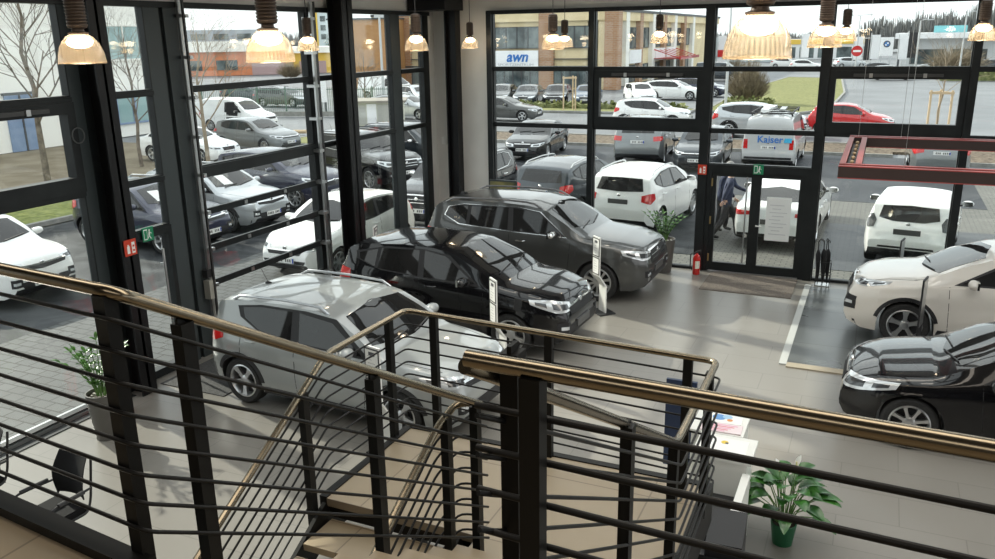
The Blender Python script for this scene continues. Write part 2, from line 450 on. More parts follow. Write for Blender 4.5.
        if k.badge:
            bz = k.badge; h = k.bvh.ray_cast(V((-3, 0, bz)), V((1, 0, 0)))[0]
            if h:
                m = MB(); m.lathe([(.001, .018), (.04, .014), (.055, 0), (.055, -.02)], CHROME, 18, M4.Translation(h) @ M4.Rotation(-pi / 2, 4, 'Y')); fin(m, 'badge')
            h = k.bvh.ray_cast(V((k.L + 3, 0, k.rbadge)), V((-1, 0, 0)))[0]
            if h:
                m = MB(); m.lathe([(.001, .012), (.035, .01), (.045, 0), (.045, -.02)], CHROME, 18, M4.Translation(h) @ M4.Rotation(pi / 2, 4, 'Y')); fin(m, 'badge')
        for i, (mode, z) in enumerate((('front', k.pz[0]), ('rear', k.pz[1]))):
            if not plate[i]: continue
            pm = PLATE if plate[i] == 'eu' else PLATEX
            sx = -1 if mode == 'front' else 1
            h = k.bvh.ray_cast(V((-3 if sx < 0 else k.L + 3, 0, z)), V((-sx, 0, 0)))[0]
            if not h: continue
            m = MB(); x = h.x + sx * .012; m.box((x, 0, z), (.02, .52, .115), pm)
            if pm is PLATE:
                xo = x + sx * .0105
                m.box((xo, -.24 * -sx, z), (.002, .035, .1), mat('plate_blue', (.02, .06, .4), .4))
                for j in range(8):
                    if j == 3: continue
                    m.box((xo, -.17 + j * .055, z), (.002, .032, .062), PLATED)
            fin(m, 'license_plate')
    # wheels
    st = wheel or k.wheel
    for c in (k.sf, k.sr):
        for sg in (1, -1):
            t, rim = wheel_meshes(k.r, k.tw, st, sg)
            off = V((c, sg * (k.hw - k.tw / 2 - .03), k.r))
            for mm in (t, rim): mm.v = [tuple(V(p) + off) for p in mm.v]
            o = fin(t, 'wheel'); fin(rim, 'rim', o)
    # mirrors, handles, rails, wipers, aerial
    for sg in (1, -1):
        x, z = k.mir; y = k.width(x, k.belt_z(x)) * sg
        m = MB(); mp = k.mirm or paint_m
        m.ellip((x, y + sg * .15, z + .05), (.075, .125, .075), mp, 14, 10); m.bar((x, y - sg * .04, z), (x, y + sg * .1, z + .02), .06, .04, BLACK)
        m.box((x + .06, y + sg * .15, z + .05), (.03, .2, .11), CHROME)
        fin(m, 'door_mirror')
        if detail >= 1:
            for hx, hz in k.handles:
                yy = k.width(hx, hz); m = MB(); m.tube([(hx - .1, sg * (yy - .005), hz), (hx - .07, sg * (yy + .028), hz), (hx + .07, sg * (yy + .028), hz), (hx + .1, sg * (yy - .005), hz)], .014, k.hm or paint_m, 6); fin(m, 'door_handle')
        if k.rails:
            a, b = k.rails; m = MB(); pts = []
            for i in range(13):
                x = lerp(a, b, i / 12); h = k.top_z(x) - k.belt_z(x); zb = k.belt_z(x); w = k.width(x, zb) - k.tum * h - .03
                pts.append((x, sg * w, zb + h * .92 + (.045 if 0 < i < 12 else -.01)))
            m.tube(pts, .019, k.railm or BLACK, 8); fin(m, 'roof_rail')
    if detail >= 2:
        (lx, lz) = k.wind[0][0]; m = MB()
        for y0, y1 in ((-.05, -.55), (.5, .02)):
            a = k.bvh.ray_cast(V((-3, y0, k.wind[0][1][1] + .01)), V((1, 0, 0)))[0]; b = k.bvh.ray_cast(V((-3, y1, k.wind[0][1][1] + .05)), V((1, 0, 0)))[0]
            if a and b: m.bar(a + V((-.012, 0, .015)), b + V((-.012, 0, .015)), .016, .016, BLACK)
        fin(m, 'wiper')
    if k.aerial:
        x = k.aerial; z = k.top_z(x); m = MB(); m.ellip((x, 0, z), (.07, .025, .03), BLACK, 10, 6); m.tube([(x, 0, z), (x + .12, 0, z + .2)], .004, BLACK, 5); fin(m, 'aerial')
    if k.exh:
        for sg in (1, -1):
            m = MB(); m.tube([(k.L - .12, sg * k.hw * .62, .3), (k.L + .015, sg * k.hw * .62, .3)], .05, CHROME, 12); fin(m, 'exhaust_pipe')
    if extra: extra(k, root, fin)
    bpy.data.objects.remove(hold)
    return root

BASE = dict(pf=(.75, .30, 2.3), pr=(.5, .14, 2.2), tum=.30, flare=.012, roofz=9, clad=0, archw=.06, axf=1.0, trimm=None, tw=.225, rails=None, railm=None, mirm=None, hm=None,
            aerial=None, exh=None, grchrome=True, grbar=BLACK, intake=None, fog=None, badge=None, rbadge=.95, hoodseam=None, tailm=None, tailmode='cr', diff=None, wheel=dict(n=5, twin=True, sw=.02), bf=(.24, .36), br=(.28, .5))
CARS = {}
def car(name, base=None, **kw):
    d = dict(CARS[base] if base else BASE); d.update(kw); CARS[name] = d
# compact boxy crossover
car('crossover', L=4.1, W=1.8, fo=.82, wb=2.6, r=.335, bot=[(0, .40), (.06, .30), (.25, .22), (3.8, .24), (4.04, .32), (4.1, .42)],
    top=[(0, .64), (.03, .78), (.1, .90), (.24, .97), (.7, 1.03), (1.08, 1.07), (1.30, 1.20), (1.80, 1.48), (2.1, 1.535), (2.7, 1.55), (3.4, 1.52), (3.76, 1.47), (3.86, 1.42), (3.95, 1.12), (4.01, .97), (4.07, .82), (4.1, .62)],
    belt=[(0, .72), (.5, .88), (1.2, .97), (3.2, 1.05), (4.1, 1.10)], tum=.27, pr=(.55, .2, 2.2),
    side=[[(1.22, 1.0), (2.2, 1.03), (3.05, 1.10), (3.4, 1.26)], [(1.80, 1.425), (2.3, 1.465), (3.05, 1.455), (3.46, 1.40)]],
    panes=[([(1.34, 1.03), (2.36, 1.055)], [(1.86, 1.375), (2.40, 1.43)]), ([(2.50, 1.06), (3.06, 1.13), (3.32, 1.26)], [(2.52, 1.43), (3.05, 1.425), (3.36, 1.385)])],
    wind=[[(-.70, 1.15), (0, 1.10), (.70, 1.15)], [(-.585, 1.43), (0, 1.485), (.585, 1.43)]], rearw=[[(-.58, 1.12), (.58, 1.12)], [(-.53, 1.35), (.53, 1.35)]],
    head=[[(22, .78), (40, .76), (58, .86)], [(24, .86), (40, .90), (60, .91)]], tail=[[(33, .84), (46, .86), (56, .94)], [(34, 1.08), (46, 1.1), (55, 1.08)]],
    grille=[[(-.48, .74), (0, .70), (.48, .74)], [(-.52, .81), (0, .79), (.52, .81)]], intake=[[(-.45, .36), (.45, .36)], [(-.55, .52), (.55, .52)]], fog=[[(26, .44), (36, .44)], [(26, .60), (36, .60)]],
    doors=[(1.32, 1.22), (2.42, 2.44), (3.42, 3.36)], hoodseam=(.3, 1.05), badge=.80, rbadge=.95, pz=(.46, .80), clad=.34, rails=(1.95, 3.6), railm=mat('rail_silver', (.5, .52, .54), .3, .7), mir=(1.46, 1.06), handles=[(2.22, .93), (3.2, .96)], aerial=3.6)
# rounded compact SUV
car('compact_suv', L=4.28, W=1.83, fo=.88, wb=2.65, r=.355, bot=[(0, .42), (.06, .32), (.25, .23), (3.95, .26), (4.2, .36), (4.28, .46)],
    top=[(0, .62), (.03, .80), (.09, .93), (.2, 1.0), (.6, 1.09), (1.08, 1.15), (1.32, 1.28), (1.95, 1.57), (2.3, 1.635), (2.9, 1.65), (3.5, 1.60), (3.88, 1.53), (3.98, 1.47), (4.12, 1.18), (4.2, 1.0), (4.25, .84), (4.28, .64)],
    belt=[(0, .72), (.5, .92), (1.2, 1.02), (3.4, 1.12), (4.28, 1.16)], tum=.33, pf=(.8, .32, 2.2), pr=(.6, .2, 2.2),
    side=[[(1.40, 1.07), (2.4, 1.10), (3.3, 1.16), (3.76, 1.30)], [(2.02, 1.50), (2.5, 1.55), (3.2, 1.54), (3.80, 1.42)]],
    panes=[([(1.50, 1.11), (2.44, 1.125)], [(2.08, 1.475), (2.48, 1.53)]), ([(2.56, 1.13), (3.34, 1.18)], [(2.58, 1.53), (3.3, 1.50)]), ([(3.40, 1.2), (3.70, 1.30)], [(3.37, 1.48), (3.73, 1.40)])],
    wind=[[(-.66, 1.25), (0, 1.21), (.66, 1.25)], [(-.56, 1.52), (0, 1.59), (.56, 1.52)]], rearw=[[(-.58, 1.20), (0, 1.17), (.58, 1.20)], [(-.50, 1.43), (0, 1.44), (.50, 1.43)]],
    head=[[(22, .76), (40, .76), (62, .90)], [(24, .88), (42, .95), (63, .97)]], tail=[[(30, .92), (44, .84), (56, .96)], [(31, 1.08), (44, 1.14), (55, 1.12)]],
    grille=[[(-.46, .70), (0, .68), (.46, .70)], [(-.50, .82), (0, .84), (.50, .82)]], intake=[[(-.5, .34), (.5, .34)], [(-.62, .54), (.62, .54)]], fog=[[(28, .44), (40, .44)], [(28, .60), (40, .60)]],
    doors=[(1.38, 1.34), (2.50, 2.52), (3.55, 3.46)], hoodseam=(.3, 1.05), badge=.82, rbadge=1.04, pz=(.5, .90), mir=(1.62, 1.12), handles=[(2.3, 1.0), (3.36, 1.03)], hm=None, wheel=dict(n=8, sw=.026), bf=(.24, .34), br=(.32, .44))
car('rail_suv', 'compact_suv', rails=(2.05, 3.75), railm=mat('rail_white', (.62, .63, .63), .35, .3), rearw=[[(-.62, 1.16), (0, 1.13), (.62, 1.16)], [(-.54, 1.45), (0, 1.46), (.54, 1.45)]], tail=[[(33, .92), (44, .86), (53, .98)], [(34, 1.06), (44, 1.12), (52, 1.11)]], diff=(.8, .3, .46))
# large SUV
car('large_suv', L=4.74, W=1.94, fo=.92, wb=2.87, r=.385, bot=[(0, .44), (.06, .34), (.28, .26), (4.4, .3), (4.67, .4), (4.74, .5)],
    top=[(0, .66), (.02, .9), (.06, 1.03), (.16, 1.09), (.6, 1.18), (1.22, 1.24), (1.46, 1.38), (2.02, 1.70), (2.4, 1.78), (3.0, 1.80), (3.95, 1.77), (4.32, 1.70), (4.43, 1.62), (4.59, 1.24), (4.66, 1.06), (4.71, .88), (4.74, .68)],
    belt=[(0, .80), (.5, 1.02), (1.3, 1.13), (3.6, 1.20), (4.74, 1.22)], tum=.27, pf=(.85, .27, 2.4), pr=(.55, .15, 2.2),
    side=[[(1.54, 1.18), (2.6, 1.205), (3.86, 1.27), (4.20, 1.43)], [(2.12, 1.62), (2.6, 1.68), (3.8, 1.665), (4.12, 1.60)]], trimm=CHROME,
    panes=[([(1.62, 1.215), (2.66, 1.235)], [(2.16, 1.60), (2.70, 1.655)]), ([(2.78, 1.24), (3.62, 1.275)], [(2.80, 1.655), (3.6, 1.64)]), ([(3.70, 1.285), (3.88, 1.30), (4.17, 1.42)], [(3.68, 1.635), (3.9, 1.62), (4.12, 1.57)])],
    wind=[[(-.70, 1.35), (0, 1.30), (.70, 1.35)], [(-.60, 1.64), (0, 1.71), (.60, 1.64)]], rearw=[[(-.62, 1.27), (.62, 1.27)], [(-.56, 1.58), (.56, 1.58)]],
    head=[[(24, .86), (40, .84), (58, .94)], [(25, .98), (42, 1.01), (60, 1.03)]], tail=[[(33, .98), (46, 1.0), (54, 1.05)], [(34, 1.15), (46, 1.17), (54, 1.15)]],
    grille=[[(-.46, .74), (0, .70), (.46, .74)], [(-.54, .99), (0, 1.0), (.54, .99)]], grbar=CHROME, intake=[[(-.5, .42), (.5, .42)], [(-.58, .58), (.58, .58)]], fog=[[(27, .50), (38, .52)], [(27, .64), (38, .64)]],
    doors=[(1.52, 1.46), (2.72, 2.74), (3.8, 3.72)], hoodseam=(.3, 1.15), badge=.9, rbadge=1.12, pz=(.6, .95), clad=0, rails=(2.1, 4.2), railm=mat('rail_grey', (.22, .22, .23), .3, .7), mir=(1.78, 1.2), handles=[(2.5, 1.06), (3.58, 1.09)], hm=CHROME, mirm=CHROME, wheel=dict(n=10, sw=.022), br=(.36, .52), aerial=4.2)
# sporty SUV with a long sloping bonnet
car('sport_suv', 'compact_suv', L=4.48, W=1.86, fo=.91, wb=2.67, r=.365, bot=[(0, .42), (.06, .30), (.28, .22), (4.1, .26), (4.4, .36), (4.48, .46)],
    top=[(0, .60), (.04, .80), (.12, .93), (.28, 1.02), (.6, 1.09), (1.0, 1.135), (1.26, 1.24), (2.02, 1.56), (2.5, 1.625), (3.0, 1.64), (3.7, 1.59), (4.05, 1.52), (4.16, 1.46), (4.32, 1.16), (4.4, 1.0), (4.45, .84), (4.48, .64)],
    belt=[(0, .70), (.5, .92), (1.2, 1.03), (3.4, 1.13), (4.48, 1.17)], clad=.36,
    side=[[(1.52, 1.09), (2.5, 1.11), (3.4, 1.17), (3.92, 1.30)], [(2.18, 1.48), (2.6, 1.54), (3.3, 1.53), (3.96, 1.42)]],
    panes=[([(1.62, 1.12), (2.50, 1.135)], [(2.22, 1.455), (2.54, 1.51)]), ([(2.62, 1.14), (3.40, 1.19)], [(2.64, 1.51), (3.36, 1.485)]), ([(3.46, 1.21), (3.86, 1.30)], [(3.43, 1.475), (3.88, 1.395)])],
    wind=[[(-.70, 1.22), (0, 1.165), (.70, 1.22)], [(-.57, 1.49), (0, 1.56), (.57, 1.49)]],
    head=[[(26, .90), (46, .90), (66, 1.0)], [(27, .965), (46, 1.0), (68, 1.04)]], grille=[[(-.34, .74), (0, .72), (.34, .74)], [(-.40, .87), (0, .88), (.40, .87)]], intake=[[(-.45, .36), (.45, .36)], [(-.5, .52), (.5, .52)]], fog=[[(30, .50), (42, .52)], [(30, .74), (42, .72)]],
    doors=[(1.5, 1.46), (2.56, 2.58), (3.6, 3.5)], hoodseam=(.3, 1.15), badge=.93, mir=(1.76, 1.12), handles=[(2.36, 1.0), (3.42, 1.03)], wheel=dict(n=5, twin=True, sw=.02), railm=CHROME)
# small hatchback
car('hatchback', L=3.98, W=1.72, fo=.8, wb=2.49, r=.31, bot=[(0, .38), (.06, .28), (.25, .2), (3.7, .22), (3.92, .34), (3.98, .44)],
    top=[(0, .56), (.04, .72), (.14, .82), (.4, .92), (.95, 1.02), (1.2, 1.14), (1.75, 1.42), (2.1, 1.48), (2.6, 1.48), (3.3, 1.42), (3.55, 1.36), (3.62, 1.32), (3.80, 1.02), (3.88, .90), (3.94, .74), (3.98, .58)],
    belt=[(0, .66), (.5, .82), (1.1, .92), (3.2, 1.03), (3.98, 1.04)], tum=.33, pf=(.8, .34, 2.2), pr=(.6, .16, 2.4),
    side=[[(1.25, .98), (2.2, 1.0), (3.0, 1.08), (3.3, 1.18)], [(1.84, 1.34), (2.3, 1.40), (2.9, 1.38), (3.32, 1.30)]],
    panes=[([(1.33, 1.0), (2.30, 1.02)], [(1.88, 1.32), (2.33, 1.37)]), ([(2.40, 1.03), (3.0, 1.10), (3.26, 1.19)], [(2.42, 1.37), (2.9, 1.355), (3.28, 1.29)])],
    wind=[[(-.60, 1.10), (0, 1.06), (.60, 1.10)], [(-.52, 1.36), (0, 1.42), (.52, 1.36)]], rearw=[[(-.58, 1.06), (-.3, 1.0), (.3, 1.0), (.58, 1.06)], [(-.53, 1.29), (0, 1.315), (.53, 1.29)]], diff=(.72, .27, .50),
    head=[[(22, .66), (40, .66), (60, .80)], [(24, .76), (42, .84), (62, .87)]], tail=[[(36, .86), (42, .84), (48, .92)], [(37, 1.0), (43, 1.12), (48, 1.10)]],
    grille=[[(-.40, .58), (.40, .58)], [(-.46, .66), (.46, .66)]], intake=[[(-.45, .30), (.45, .30)], [(-.55, .46), (.55, .46)]],
    doors=[(1.22, 1.18), (2.36, 2.38), (3.2, 3.1)], hoodseam=(.3, .95), badge=.7, rbadge=.95, pz=(.46, .80), mir=(1.4, 1.0), handles=[(2.2, .88), (3.0, .9)], wheel=dict(n=7, sw=.024))
car('small_hatch', 'hatchback', tailm=DLAMP)
car('golf', 'hatchback', L=4.26, W=1.8, fo=.87, wb=2.63, bot=[(0, .38), (.06, .28), (.25, .2), (3.95, .22), (4.2, .34), (4.26, .44)],
    top=[(0, .56), (.04, .72), (.12, .80), (.4, .89), (1.1, .98), (1.35, 1.10), (1.9, 1.39), (2.3, 1.46), (2.8, 1.46), (3.5, 1.41), (3.85, 1.33), (3.93, 1.27), (4.08, 1.0), (4.16, .86), (4.22, .72), (4.26, .58)],
    belt=[(0, .66), (.5, .80), (1.2, .90), (3.2, .96), (4.26, .98)],
    side=[[(1.42, .95), (2.4, .97), (3.2, 1.0), (3.6, 1.08)], [(2.0, 1.31), (2.5, 1.37), (3.2, 1.35), (3.58, 1.28)]],
    panes=[([(1.5, .97), (2.46, .99)], [(2.04, 1.29), (2.49, 1.345)]), ([(2.56, .99), (3.2, 1.02), (3.54, 1.09)], [(2.58, 1.345), (3.2, 1.33), (3.54, 1.27)])],
    wind=[[(-.62, 1.06), (0, 1.02), (.62, 1.06)], [(-.54, 1.33), (0, 1.40), (.54, 1.33)]], rearw=[[(-.56, 1.02), (.56, 1.02)], [(-.50, 1.26), (.50, 1.26)]],
    head=[[(24, .64), (40, .64), (58, .74)], [(24, .74), (42, .77), (60, .80)]], tail=[[(32, .84), (44, .82), (56, .86)], [(33, .96), (44, .98), (56, .96)]],
    grille=[[(-.5, .64), (.5, .64)], [(-.52, .70), (.52, .70)]], badge=.68, doors=[(1.4, 1.36), (2.52, 2.54), (3.4, 3.3)], mir=(1.6, .96), handles=[(2.34, .84), (3.2, .86)], hoodseam=(.3, 1.05))
# saloon
car('saloon', L=4.62, W=1.82, fo=.80, wb=2.81, r=.33, bot=[(0, .36), (.06, .26), (.25, .19), (4.3, .22), (4.56, .32), (4.62, .42)],
    top=[(0, .54), (.03, .68), (.1, .77), (.4, .86), (1.25, .98), (1.5, 1.10), (2.15, 1.37), (2.5, 1.425), (2.9, 1.43), (3.4, 1.36), (3.95, 1.12), (4.1, 1.06), (4.45, 1.02), (4.54, .98), (4.58, .84), (4.62, .6)],
    belt=[(0, .64), (.5, .78), (1.3, .88), (3.2, .95), (4.62, .98)], tum=.36, pf=(.85, .32, 2.3), pr=(.7, .16, 2.3),
    side=[[(1.6, .94), (2.5, .96), (3.3, .99), (3.75, 1.04)], [(2.22, 1.29), (2.6, 1.34), (3.1, 1.32), (3.72, 1.12)]],
    panes=[([(1.68, .96), (2.58, .98)], [(2.26, 1.27), (2.60, 1.31)]), ([(2.68, .98), (3.3, 1.01), (3.66, 1.05)], [(2.70, 1.31), (3.1, 1.295), (3.64, 1.12)])],
    wind=[[(-.64, 1.06), (0, 1.02), (.64, 1.06)], [(-.53, 1.31), (0, 1.37), (.53, 1.31)]], rearw=[[(-.58, 1.12), (0, 1.10), (.58, 1.12)], [(-.50, 1.28), (0, 1.31), (.50, 1.28)]],
    head=[[(20, .60), (38, .61), (54, .70)], [(22, .70), (40, .73), (56, .755)]], tail=[[(26, .80), (40, .78), (54, .84)], [(27, .91), (40, .92), (53, .91)]],
    grille=[[(-.30, .56), (.30, .56)], [(-.34, .70), (.34, .70)]], intake=[[(-.5, .28), (.5, .28)], [(-.58, .42), (.58, .42)]],
    doors=[(1.55, 1.5), (2.64, 2.66), (3.6, 3.45)], hoodseam=(.25, 1.2), badge=.74, rbadge=.93, pz=(.48, .72), mir=(1.82, .95), handles=[(2.44, .83), (3.4, .86)], wheel=dict(n=5, twin=True, sw=.02))
car('fastback', 'saloon', L=4.83, W=1.87, fo=.85, wb=2.9, r=.345, bot=[(0, .36), (.06, .26), (.25, .18), (4.5, .22), (4.76, .30), (4.83, .38)],
    top=[(0, .54), (.03, .68), (.1, .77), (.4, .86), (1.35, .98), (1.6, 1.09), (2.3, 1.36), (2.7, 1.40), (3.1, 1.39), (3.7, 1.26), (4.3, 1.08), (4.62, 1.02), (4.72, .99), (4.78, .84), (4.83, .58)],
    side=[[(1.7, .94), (2.7, .96), (3.5, 1.0), (3.95, 1.06)], [(2.36, 1.27), (2.8, 1.31), (3.3, 1.27), (3.92, 1.12)]],
    panes=[([(1.78, .96), (2.68, .98)], [(2.4, 1.25), (2.70, 1.28)]), ([(2.78, .98), (3.4, 1.01), (3.86, 1.07)], [(2.80, 1.28), (3.2, 1.26), (3.84, 1.12)])],
    wind=[[(-.64, 1.06), (0, 1.02), (.64, 1.06)], [(-.53, 1.29), (0, 1.35), (.53, 1.29)]], rearw=[[(-.60, 1.07), (0, 1.06), (.60, 1.07)], [(-.50, 1.24), (0, 1.29), (.50, 1.24)]],
    tail=[[(27, .80), (40, .78), (58, .86)], [(28, .88), (40, .89), (58, .91)]], clad=0, br=(.25, .38), exh=True, mir=(1.95, .96), handles=[(2.56, .83), (3.55, .86)], doors=[(1.65, 1.6), (2.74, 2.76), (3.7, 3.55)], pz=(.48, .66), pr=(.8, .16, 2.3))
# estate
car('estate', 'saloon', L=4.7, top=[(0, .54), (.03, .68), (.1, .77), (.4, .88), (1.0, .97), (1.25, 1.09), (1.98, 1.40), (2.5, 1.47), (3.1, 1.48), (4.0, 1.43), (4.32, 1.36), (4.4, 1.30), (4.56, .98), (4.62, .84), (4.7, .6)],
    bot=[(0, .36), (.06, .26), (.25, .19), (4.4, .22), (4.64, .32), (4.7, .42)],
    mir=(1.62, .95), head=[[(24, .60), (42, .62), (66, .74)], [(24, .74), (44, .78), (68, .82)]],
    side=[[(1.5, .95), (2.5, .97), (3.5, 1.0), (4.1, 1.06)], [(2.08, 1.32), (2.6, 1.38), (3.5, 1.37), (4.08, 1.28)]],
    panes=[([(1.58, .97), (2.58, .99)], [(2.14, 1.3), (2.60, 1.355)]), ([(2.68, .99), (3.38, 1.01)], [(2.70, 1.355), (3.38, 1.345)]), ([(3.46, 1.02), (4.04, 1.07)], [(3.46, 1.34), (4.02, 1.27)])],
    rearw=[[(-.56, 1.04), (.56, 1.04)], [(-.50, 1.28), (.50, 1.28)]], rails=(2.2, 4.0))
# vans
car('van', L=4.9, W=1.92, fo=.9, wb=3.0, r=.34, bot=[(0, .40), (.06, .30), (.25, .22), (4.6, .24), (4.84, .34), (4.9, .42)],
    top=[(0, .62), (.03, .84), (.08, .96), (.2, 1.05), (.55, 1.16), (.8, 1.28), (1.45, 1.80), (1.7, 1.92), (2.2, 1.97), (4.2, 1.97), (4.68, 1.92), (4.74, 1.86), (4.82, 1.2), (4.86, .8), (4.9, .6)],
    belt=[(0, .76), (.5, .98), (1.1, 1.08), (4.9, 1.1)], tum=.17, pf=(.7, .3, 2.2), pr=(.25, .07, 2.2),
    side=[[(.95, 1.12), (1.5, 1.12), (2.2, 1.12)], [(1.5, 1.68), (1.8, 1.72), (2.2, 1.72)]], panes=[([(1.02, 1.15), (2.1, 1.15)], [(1.52, 1.66), (2.1, 1.69)])],
    wind=[[(-.74, 1.3), (0, 1.26), (.74, 1.3)], [(-.66, 1.74), (0, 1.80), (.66, 1.74)]], rearw=None,
    head=[[(26, .80), (42, .80), (56, .9)], [(26, .96), (44, .99), (58, 1.02)]], tail=[[(.72, .80), (.87, .80)], [(.73, 1.14), (.87, 1.14)]], tailmode='rear',
    grille=[[(-.48, .78), (.48, .78)], [(-.5, .92), (.5, .92)]], intake=[[(-.5, .36), (.5, .36)], [(-.58, .52), (.58, .52)]], doors=[(1.02, .98), (2.16, 2.16), (3.3, 3.3)], badge=.9, rbadge=1.02, pz=(.5, .86), mir=(1.2, 1.16), handles=[(2.0, .98), (2.4, .98)], wheel=dict(n=8, sw=.02), mirm=BLACK, bf=(.26, .5), br=(.3, .52), clad=.3, archw=.02)
car('small_van', 'van', L=4.4, W=1.8, wb=2.68, r=.31, bot=[(0, .38), (.06, .28), (.25, .21), (4.1, .23), (4.34, .32), (4.4, .4)],
    top=[(0, .58), (.03, .76), (.08, .86), (.2, .93), (.95, 1.10), (1.15, 1.22), (1.7, 1.66), (1.95, 1.78), (2.4, 1.82), (3.8, 1.82), (4.2, 1.77), (4.25, 1.7), (4.33, 1.1), (4.37, .8), (4.4, .56)],
    belt=[(0, .7), (.5, .86), (1.2, 1.0), (4.4, 1.04)], side=[[(1.3, 1.06), (1.8, 1.06), (2.5, 1.06)], [(1.78, 1.56), (2.0, 1.6), (2.5, 1.6)]], panes=[([(1.36, 1.08), (2.42, 1.08)], [(1.80, 1.54), (2.42, 1.57)])],
    wind=[[(-.68, 1.22), (0, 1.18), (.68, 1.22)], [(-.6, 1.6), (0, 1.66), (.6, 1.6)]], rearw=[[(-.6, 1.14), (.6, 1.14)], [(-.56, 1.58), (.56, 1.58)]],
    head=[[(24, .70), (40, .70), (56, .8)], [(24, .84), (42, .88), (58, .9)]], grille=[[(-.48, .68), (.48, .68)], [(-.5, .8), (.5, .8)]], mir=(1.5, 1.08), handles=[(2.3, .92), (2.7, .92)], doors=[(1.36, 1.3), (2.48, 2.48), (3.2, 3.2)], clad=0)
# ------------------------------------------------------------------ setting materials
FRAME = mat('facade_frame', (.012, .014, .015), .4, spec=.3, build=noisy((.010, .012, .013), (.016, .019, .020), 3))
FRAMEL = mat('facade_frame_grey', (.05, .06, .063), .4, spec=.35)
COLM = mat('steel_column', (.008, .008, .009), .4, spec=.3)
ALU = mat('aluminium', (.55, .56, .56), .3, .9)
def steel_bump(nt, b):
    n = N(nt, 'ShaderNodeTexNoise'); n.inputs['Scale'].default_value = 4; n.inputs['Detail'].default_value = 3
    nt.links.new(texco(nt, scale=(1, 60, 60)), n.inputs['Vector'])
    r = N(nt, 'ShaderNodeMapRange'); r.inputs['To Min'].default_value = .18; r.inputs['To Max'].default_value = .34
    nt.links.new(n.outputs['Fac'], r.inputs['Value']); nt.links.new(r.outputs['Result'], b.inputs['Roughness'])
STEEL = mat('brushed_steel', (.27, .23, .168), .23, 1.)
POSTM = mat('rail_dark_paint', (.008, .008, .0075), .45, spec=.2)
BARM = mat('rail_bar_paint', (.010, .010, .010), .42, spec=.25)
WALLM = mat('wall_plaster', (.72, .71, .67), .8, build=noisy((.70, .69, .65), (.75, .74, .70), 2, bump=.02))
CEILM = mat('ceiling_deck', (.10, .10, .098), .8, build=noisy((.09, .09, .088), (.11, .11, .107), 2))
GLASS = pane('facade_glass', (.95, .98, .97))
TILE = mat('floor_tiles', build=bricky((.225, .212, .19), (.24, .226, .203), (.18, .17, .153), 1.2, .6, .006, 1, (0, 0, 0), .5, .06), rough=.3, spec=.4)
STONE = mat('landing_stone', build=bricky((.37, .30, .205), (.395, .32, .22), (.23, .185, .13), .9, .9, .006, 1, None, 0, .12, (.3, .45)))
MATF = mat('ramp_tiles', build=bricky((.085, .092, .092), (.095, .102, .10), (.045, .045, .045), 6, .9, .01, 1, (0, 0, 0), 0, .18, (.22, .36)))
PAVE = mat('grey_pavers', spec=.15, build=bricky((.112, .118, .118), (.092, .097, .097), (.045, .045, .045), .30, .20, .014, 1, (0, 0, 0), .5, .22, (.5, .7)))
PAVEB = mat('beige_pavers', spec=.15, build=bricky((.185, .183, .166), (.148, .147, .134), (.08, .08, .073), .24, .12, .012, 1, (0, 0, 0), .5, .15, (.5, .7)))
PAVED = mat('dark_pavers', spec=.15, build=bricky((.07, .075, .08), (.055, .06, .065), (.03, .03, .03), .24, .12, .008, 1, (0, 0, 0), .5, .2, (.3, .5)))
ASPH = mat('asphalt', (.2, .2, .2), .5, spec=.2, build=noisy((.19, .195, .20), (.26, .265, .27), 1.2, 8))
ROAD = mat('damp_road', (.3, .3, .3), .5, spec=.15, build=noisy((.165, .173, .182), (.215, .224, .235), .25, 8))
WET = mat('wet_asphalt', (.05, .05, .055), .6, spec=.1, build=noisy((.030, .033, .036), (.09, .095, .10), .9, 9, lo=.4, hi=.7, dist=1.2))
KERB = mat('kerb_stone', (.36, .36, .34), .8, build=noisy((.22, .22, .205), (.32, .32, .30), 4))
MULCH = mat('mulch', (.3, .24, .17), .95, build=noisy((.06, .042, .028), (.205, .162, .115), 9, 10, bump=.6, lo=.4, hi=.62))
LAWN = mat('lawn', (.2, .25, .08), .95, build=noisy((.125, .135, .042), (.245, .245, .09), 5, 10, bump=.5, lo=.35, hi=.68))
LAWNG = mat('lawn_green', (.2, .25, .08), .95, build=noisy((.11, .14, .03), (.26, .28, .08), 6, 10, bump=.5, lo=.35, hi=.68))
EARTH = mat('brown_yard', (.3, .26, .2), .9, spec=.1, build=noisy((.185, .155, .11), (.26, .225, .165), .8, 8))
FX, FY = -9.5, 17.4
Z1, Z2, Z3 = 2.95, 4.17, 5.38

# floor, slab, shell
m = MB(); m.bx(FX - .1, 9, -4, FY + .12, -.2, 0, TILE); struct(m.build('floor', smooth=0))
CONC = mat('slab_concrete', (.2, .197, .19), .8)
BACKM = mat('wall_dark_panel', (.13, .125, .115), .7, build=noisy((.12, .115, .105), (.14, .135, .125), 2))
GP = [(FX, -4), (9, -4), (9, 1.24), (-.78, 1.665), (-2.16, 1.70), (FX, 2.42)]
m = MB(); m.prism(GP, 2.85, 3.05, CONC); m.prism(GP, 3.05, 3.09, STONE); o = struct(m.build('floor_gallery', smooth=0))
m = MB(); m.bar((FX, 2.46, 2.975), (-2.16, 1.74, 2.975), .08, .31, POSTM); m.bar((-.78, 1.705, 2.975), (9, 1.28, 2.975), .08, .31, POSTM); struct(m.build('trim_gallery_edge', smooth=0))
m = MB(); m.bx(FX - .2, 9.2, -4.2, -4, -.2, 6.4, BACKM); struct(m.build('wall_back', smooth=0))
m = MB()
for y0, y1 in ((-4, -2.5), (1.2, 1.8), (6.0, 6.5), (10.9, 11.4), (FY - .6, FY + .2)): m.bx(9, 9.2, y0, y1, -.2, 6.4, WALLM)
